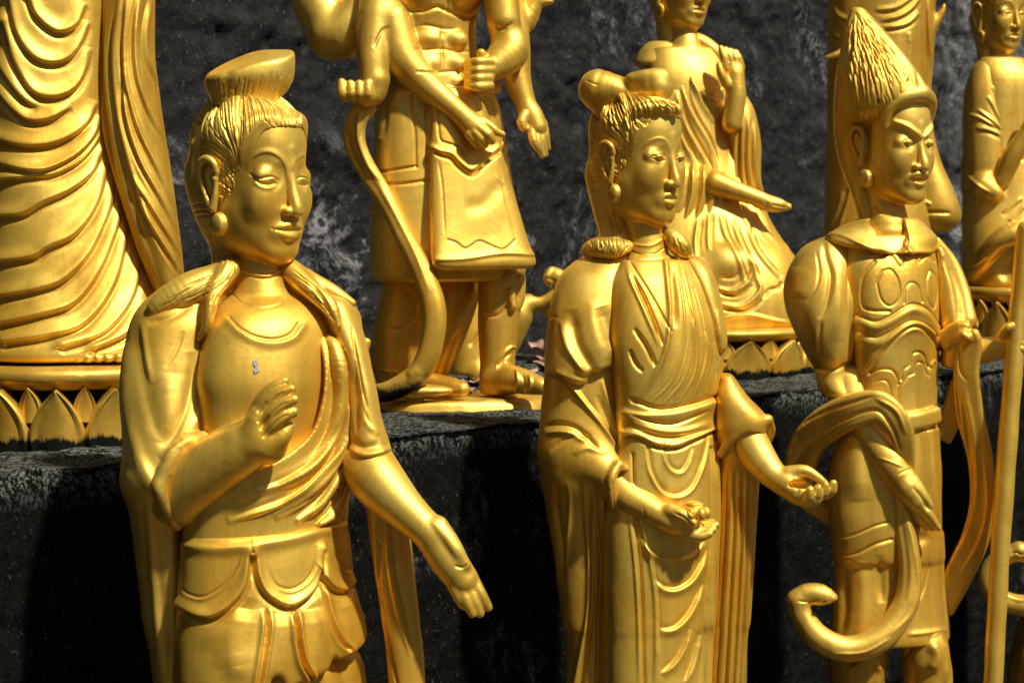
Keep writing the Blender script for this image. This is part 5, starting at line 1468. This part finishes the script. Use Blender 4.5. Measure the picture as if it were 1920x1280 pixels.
def robed():
    f = Fig(1655, 300, 5.25, ZS)
    t = thing('robed_statue', 'tall gold robed statue half hidden behind the pointed-hair warrior, with a big hanging sleeve', 'statue', f.base, 'golden statues on the ledge')
    r = Vol(f, 3)
    r.loft([(-260, 1610, 1700, 0, 40), (-220, 1570, 1740, 0, 60), (-100, 1556, 1748, 0, 66), (0, 1552, 1742, 0, 66), (100, 1552, 1738, 0, 66), (200, 1550, 1736, 0, 68), (300, 1548, 1740, 0, 72), (400, 1545, 1748, 0, 76), (520, 1542, 1752, 0, 80), (640, 1538, 1756, 0, 84), (672, 1540, 1752, 0, 80)], n=2.3)
    r.cap([(1590, 92, 40, 10), (1566, 104, 44, 7), (1549, 108, 40, 5)], 5)
    sr = curves([[(1640, 20), (1680, 15), (1710, -5), (1725, -30)], [(1650, 40), (1690, 30), (1716, 10), (1730, -20)], [(1655, 54), (1700, 46), (1724, 24)], [(1558, 5), (1570, 28), (1590, 38)], [(1552, 40), (1560, 60), (1572, 72)], [(1580, 360), (1570, 400), (1552, 430)], [(1600, 330), (1590, 380), (1570, 440)], [(1704, 60), (1706, 90), (1702, 140)]], 5, 4, 4)
    part(f, 'robe', t, r, sr, M['gold2'], bump=1)
    s = Vol(f, 2.8)
    s.loft([(-80, 1700, 1780, 10, 30), (0, 1708, 1756, 14, 28), (60, 1712, 1754, 14, 26), (120, 1722, 1750, 12, 22), (180, 1728, 1746, 10, 18), (240, 1726, 1750, 12, 24), (300, 1716, 1764, 14, 34), (350, 1706, 1786, 16, 40), (390, 1700, 1800, 16, 42), (415, 1700, 1800, 14, 38), (436, 1712, 1780, 10, 26)], n=2.2, cap=10)
    s.cap([(1742, 60, 20, 12), (1756, 40, 22, 9), (1768, 20, 24, 6), (1770, 10, 24, 4)], 6)
    part(f, 'sleeve', t, s, [([(1700, 340), (1720, 370), (1748, 384)], 3, 4, 4), ([(1706, 400), (1740, 398), (1784, 400)], 3, 3, -5), ([(1738, -10), (1742, 60), (1748, 130)], 4, 4, 3), ([(1725, 20), (1728, 100)], 3, 3, -4)], M['gold2'], bump=1)
    hd = Head(f, (1655, -330, 0), .5, 40, 3)
    h = Vol(f, 3)
    face(hd, h)
    hd.e(h, (0, -50, -14), (96, 96, 115), 10)
    h.cap([(1655, -300, 0, 26), (1655, -230, 0, 34)], 10)
    part(f, 'head', t, h, (), M['gold'], sub=0, bump=.5)
    lotus_pedestal(f, t, 1655, 660, 690, 0, 118, 12, M['ped'])


def monk2():
    f = Fig(1885, 300, 5.6, ZS)
    t = thing('seated_statue', 'gold cross-legged monk statue at the upper right edge with palms joined before its chest', 'statue', f.base, 'golden statues on the ledge')
    hd = Head(f, (1876, 20, 0), .45, 42, 3)
    h = Vol(f, 1.6)
    face(hd, h)
    ears(hd, h, 1.0, 24)
    for s in (-1, 1):
        hd.e(h, (s * 92, 112, -4), (10, 26, 20), 4)
    h.cap([(1874, 70, -8, 21), (1876, 120, 0, 24)], 8)
    b = Vol(f, 2.4)
    b.loft([(108, 1836, 1920, 0, 30, -.3), (150, 1830, 1950, 4, 46, -.3), (240, 1834, 1944, 4, 48, -.3), (330, 1836, 1940, 4, 48, -.3)], n=2.1)
    b.cap([(1876, 340, 50, 18), (1900, 290, 64, 18), (1926, 244, 74, 13), (1938, 210, 76, 11)], 6)
    part(f, 'body', t, [h, b], brows_lids(hd) + [([(1894, 102), (1880, 104)], 2, 2, -1)], M['gold'], bump=.4)
    r = Vol(f, 2.6)
    r.loft([(110, 1838, 1868, -4, 24), (130, 1822, 1876, 0, 38), (170, 1808, 1884, 2, 46), (240, 1804, 1890, 4, 50), (310, 1805, 1888, 8, 50), (350, 1806, 1884, 8, 46)], n=2.2)
    r.loft([(300, 1803, 1950, 0, 46), (380, 1803, 1960, 2, 54), (440, 1803, 1980, 6, 66), (500, 1804, 1990, 10, 76), (536, 1806, 1985, 10, 76)], n=2.3, cap=6)
    r.cap([(1846, 350, 44, 26), (1866, 362, 56, 14), (1876, 366, 60, 6)], 10)
    r.cap([(1820, 520, 40, 12), (1858, 466, 78, 18), (1896, 440, 92, 22), (1940, 438, 90, 22)], 10)
    r.ell((1888, 500, 100), (22, 34, 30), k=6, sub=True)
    sr = curves([[(1832, 205), (1850, 218), (1870, 235), (1886, 252)], [(1815, 215), (1840, 222), (1868, 240)], [(1830, 240), (1856, 244), (1880, 256)], [(1852, 180), (1870, 215), (1888, 245)], [(1846, 110), (1862, 125), (1876, 150), (1884, 190)], [(1862, 160), (1876, 200), (1886, 236)], [(1806, 320), (1830, 345), (1860, 364)], [(1806, 500), (1830, 495), (1850, 478)], [(1880, 400), (1900, 384), (1916, 370)], [(1885, 420), (1906, 404), (1925, 380)]], 3, 4, 3.5)
    part(f, 'robe', t, r, sr, M['gold'], bump=.8)
    hr = Vol(f, 2.4)
    hair_cap(hd, hr)
    hr.cap([(1846, 40, -30, 26), (1850, 84, -22, 20), (1850, 110, -14, 18)], 10)
    part(f, 'hair', t, hr, strands(hd, 60, 3, 9, w=2.4), M['gold'], sub=0)
    lotus_pedestal(f, t, 1890, 535, 652, 6, 104, 11, M['ped'])


def guardian4():
    f = Fig(2060, 700, 4.5, 0.0)
    t = thing('warrior_statue', 'gold statue mostly outside the right edge, only its curled scarf end showing', 'statue', f.base, 'golden statues in the front row')
    k = Vol(f, 5)
    k.loft([(404, 2034, 2092, 0, 34), (430, 1998, 2126, 0, 54), (470, 1972, 2150, 0, 70), (700, 1975, 2140, 0, 76), (820, 1965, 2150, 0, 80), (1100, 1930, 2160, 0, 90), (1180, 1905, 2170, 0, 96), (1260, 1888, 2176, 0, 100), (1280, 1886, 2176, 0, 100), (1600, 1900, 2170, 0, 96), (1832, 1905, 2170, 0, 96)], n=2.2)
    part(f, 'long_coat', t, k, [([(1990, 900), (1960, 1080), (1910, 1250)], 8, 8, 6), ([(1960, 1100), (1930, 1200), (1916, 1290)], 6, 6, -6)], M['gold2'], sub=0, bump=1)
    hd = Head(f, (2070, 300, 0), .62, 44, 3)
    h = Vol(f, 3)
    face(hd, h, {'open': 1})
    ears(hd, h, 1.0, 18)
    h.cap([(2066, 340, -10, 32), (2060, 430, 0, 38)], 8)
    part(f, 'body', t, h, (), M['gold'], sub=0, bump=.5)
    hr = Vol(f, 3)
    hair_cap(hd, hr)
    part(f, 'hair', t, hr, strands(hd, 60, 3, 9, w=2.4), M['gold'], sub=0)
    c = Vol(f, 2.6)
    c.cap([(1912, 1034, 60, 17), (1884, 1042, 54, 18), (1862, 1062, 50, 19), (1852, 1092, 48, 20), (1872, 1120, 50, 19), (1910, 1134, 56, 20), (1950, 1130, 66, 22), (1980, 1080, 76, 22), (1990, 980, 80, 20), (1990, 860, 80, 20)], 6)
    c.cap([(1912, 1032, 60, 18), (1926, 1044, 62, 13)], 5)
    part(f, 'scarf', t, c, [([(1895, 1040), (1904, 1034), (1914, 1040), (1922, 1036)], 1.6, 1.6, -2.5), ([(1872, 1108), (1910, 1124), (1945, 1120)], 4, 4, 2.5)], M['gold'], bump=.6)
from mathutils import noise as mn
ROW_O, ROW_T, ROW_N = np.array([-.59, 3.0]), np.array([.69, .7238]), np.array([.7238, -.69])
ZS = 1.047


def grid_mesh(name, fn, nu, nv, mat, label=None, cat=None, kind=None):
    "sheet of nu x nv cells; fn(a, b) -> world point"
    V = np.array([fn(i / nu, j / nv) for i in range(nu + 1) for j in range(nv + 1)])
    a = np.arange(nu)[:, None] * (nv + 1) + np.arange(nv)[None]
    Q = np.stack([a, a + nv + 1, a + nv + 2, a + 1], -1).reshape(-1, 4)
    o = link_mesh(name, V, Q, mat)
    if kind:
        o['kind'] = kind
    if label:
        o['label'], o['category'] = label, cat
    return o


def rowpt(a, off, z):
    p = ROW_O + ROW_T * a + ROW_N * off
    return np.array([p[0], p[1], z])


def environment():
    def fr(p, s, o=5, sd=0):
        return mn.fractal(Vector((p[0] * s + sd, p[1] * s, p[2] * s)), 1.0, 2.1, o)
    # ground
    V = np.array([(-60, -60, 0), (60, -60, 0), (60, 60, 0), (-60, 60, 0)], float)
    g = link_mesh('ground', V, np.array([[0, 1, 2, 3]]), M['ground'])
    g['kind'] = 'structure'
    # the concrete ledge: front, rounded rim, top in one sheet
    def ledge(a, b):
        x = -2.2 + a * 10.5
        if b < .62:
            off, z = 0, ZS * b / .62
        else:
            off, z = -(b - .62) / .38 * 1.75, ZS
        r = .03
        if b < .62 and z > ZS - r:
            t = (z - (ZS - r)) / r
            off = -r * (1 - math.sqrt(max(0, 1 - t * t)))
        p = rowpt(x, off, z)
        d = fr(p, 1.3, 3) * .018 + fr(p, 9, 4, 7) * .007 + fr(p, 45, 3, 3) * .004
        if b >= .62:
            return p + np.array([0, 0, d * .7])
        w = 1 - min(1, max(0, (ZS - z) / .04))
        return p + np.array([ROW_N[0] * d * 1.3, ROW_N[1] * d * 1.3, d * .7 * w])
    o = grid_mesh('concrete_ledge', ledge, 900, 240, M['ledge'], 'long black weathered concrete ledge, chest high, behind the front statues', 'ledge')
    # rock face behind
    def wallf(a, b):
        x = -2.6 + a * 11.5
        z = ZS - .03 + b * 3.0
        p = rowpt(x, -1.28 - b * .35, z)
        rg = mn.ridged_multi_fractal(Vector((p[0] * 2.6, p[1] * 2.6, p[2] * 3.4)), 1.0, 2.2, 5, 1.0, 2.0)
        d = fr(p, .7, 3) * .09 + rg * .028 + fr(p, 16, 4, 3) * .014 + fr(p, 60, 2, 5) * .004
        return p + np.array([ROW_N[0], ROW_N[1], .15]) * d
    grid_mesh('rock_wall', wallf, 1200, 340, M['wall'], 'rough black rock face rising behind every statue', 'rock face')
    # unseen rock added outside the frame to darken fill from the left
    def side(a, b):
        y = -3.5 + a * 6.3
        z = -.02 + b * 7.0
        p = np.array([-2.3 - b * .25 - .25 * math.sin(a * 3), y, z])
        d = fr(p, .7, 4) * .25 + fr(p, 4, 5, 7) * .07
        return p + np.array([d, 0, 0])
    grid_mesh('added_rock_outcrop', side, 90, 60, M['wall'], 'unseen dark rock outcrop added on the left to darken reflections', 'rock face')
    # unseen wooded ring added behind the viewer to darken reflections in the gold
    def added_hill(a, b):
        t = math.radians(-30 + a * 255) + math.pi
        r = 16 + b * 9
        z = -.05 + 7.5 * math.sin(b * math.pi / 2)
        p = np.array([math.sin(t) * r * -1, -math.cos(t) * -r, z])
        d = fr(p, .12, 4) * 2.2 + fr(p, .9, 5, 3) * .8
        return p + np.array([0, 0, d * min(1, b * 3)]) + np.array([math.sin(t) * -1, math.cos(t), 0]) * -fr(p, .9, 4, 9) * .6
    grid_mesh('added_dark_hills', added_hill, 260, 50, M['added_wood'], kind='structure')
    # dry leaves caught behind the statues' feet
    rs = random.Random(5)
    proto = None
    spots = [(1006, 650, .10), (1014, 664, .085), (1000, 672, .08), (1020, 686, .11), (992, 690, .07), (868, 722, .05), (880, 730, .045), (876, 738, .05), (892, 712, .05), (1032, 676, .09), (1040, 690, .08), (982, 700, .06), (860, 716, .05)]
    words = ['pinkish', 'brown', 'pale', 'crumpled', 'broad', 'small', 'tiny', 'narrow', 'curled', 'torn', 'long', 'flat', 'dull']
    for i, (u, v, sz) in enumerate(spots):
        d = W(u, v, 1) - CAM
        k_ = (ZS + .012 - CAM[2]) / d[2]
        p = CAM + d * k_
        V, Fc = [], []
        n = 12
        for j in range(n + 1):
            s_ = j / n
            w_ = .34 * math.sin(math.pi * min(1, s_ * .94 + .05)) ** .8
            for c_ in (-1, -.5, 0, .5, 1):
                V.append(((s_ - .5), c_ * w_, .16 * c_ * c_ * math.sin(s_ * 3 + i) + .12 * math.sin(s_ * 5 + i * 2)))
        for j in range(n):
            for c_ in range(4):
                q = j * 5 + c_
                Fc.append((q, q + 1, q + 6, q + 5))
        V = np.array(V) * sz * .62
        m_ = len(V)
        V = np.vstack([V, V - np.array([0, 0, .0012])])
        Fc = np.array(Fc)
        Q = np.vstack([Fc, Fc[:, ::-1] + m_])
        o = link_mesh('dry_leaf', V, Q, M['leaf'], None, tuple(p))
        o.rotation_euler = (rs.uniform(-.7, .7), rs.uniform(-.5, .5), rs.uniform(0, 6.28))
        o['category'] = 'leaf'
        o['group'] = 'dry leaves on the ledge'
        o['label'] = 'dry fallen leaf lying on the ledge beside the kilted statue'
figs = {'s1': 'guardian1', 's2': 'guardian2', 's3': 'guardian3', 's4': 'guardian4', 'm': 'monk', 'x': 'sixarm', 'l': 'lady', 'r': 'robed', 'k': 'monk2'}
for k, fn in figs.items():
    if fn in globals():
        globals()[fn]()

# camera
cam = bpy.data.objects.new('camera', bpy.data.cameras.new('camera'))
COL.objects.link(cam)
SC.camera = cam
cam.location = CAM
cam.rotation_euler = (math.pi / 2 - PITCH, 0, 0)
cam.data.sensor_width = 36
cam.data.lens = FP / 1920 * 36
cam.data.clip_end = 500
cam.data.clip_start = .05
cam.data.dof.use_dof = True
cam.data.dof.focus_distance = 3.05
cam.data.dof.aperture_fstop = 10.0
# light
SUN = Vector((.45, -.378, .809)).normalized()
el = math.asin(SUN.z)
az = math.atan2(SUN.x, SUN.y)
w = bpy.data.worlds.new('World')
SC.world = w
w.use_nodes = True
nt = w.node_tree
sky = nt.nodes.new('ShaderNodeTexSky')
sky.sky_type = 'NISHITA'
sky.sun_disc = False
sky.sun_elevation = el
sky.sun_rotation = az
sky.air_density = 1.0
sky.dust_density = 1.2
sky.ozone_density = .6
nt.links.new(sky.outputs[0], nt.nodes['Background'].inputs[0])
nt.nodes['Background'].inputs[1].default_value = .05
sl = bpy.data.lights.new('sun', 'SUN')
sl.energy = 5.0
sl.angle = math.radians(3)
sl.color = (1, .95, .86)
so = bpy.data.objects.new('sun', sl)
so.rotation_euler = SUN.to_track_quat('Z', 'Y').to_euler()
COL.objects.link(so)
SC.view_settings.view_transform = 'Standard'
SC.view_settings.look = 'None'
SC.view_settings.exposure = .28
SC.view_settings.gamma = 1
environment()
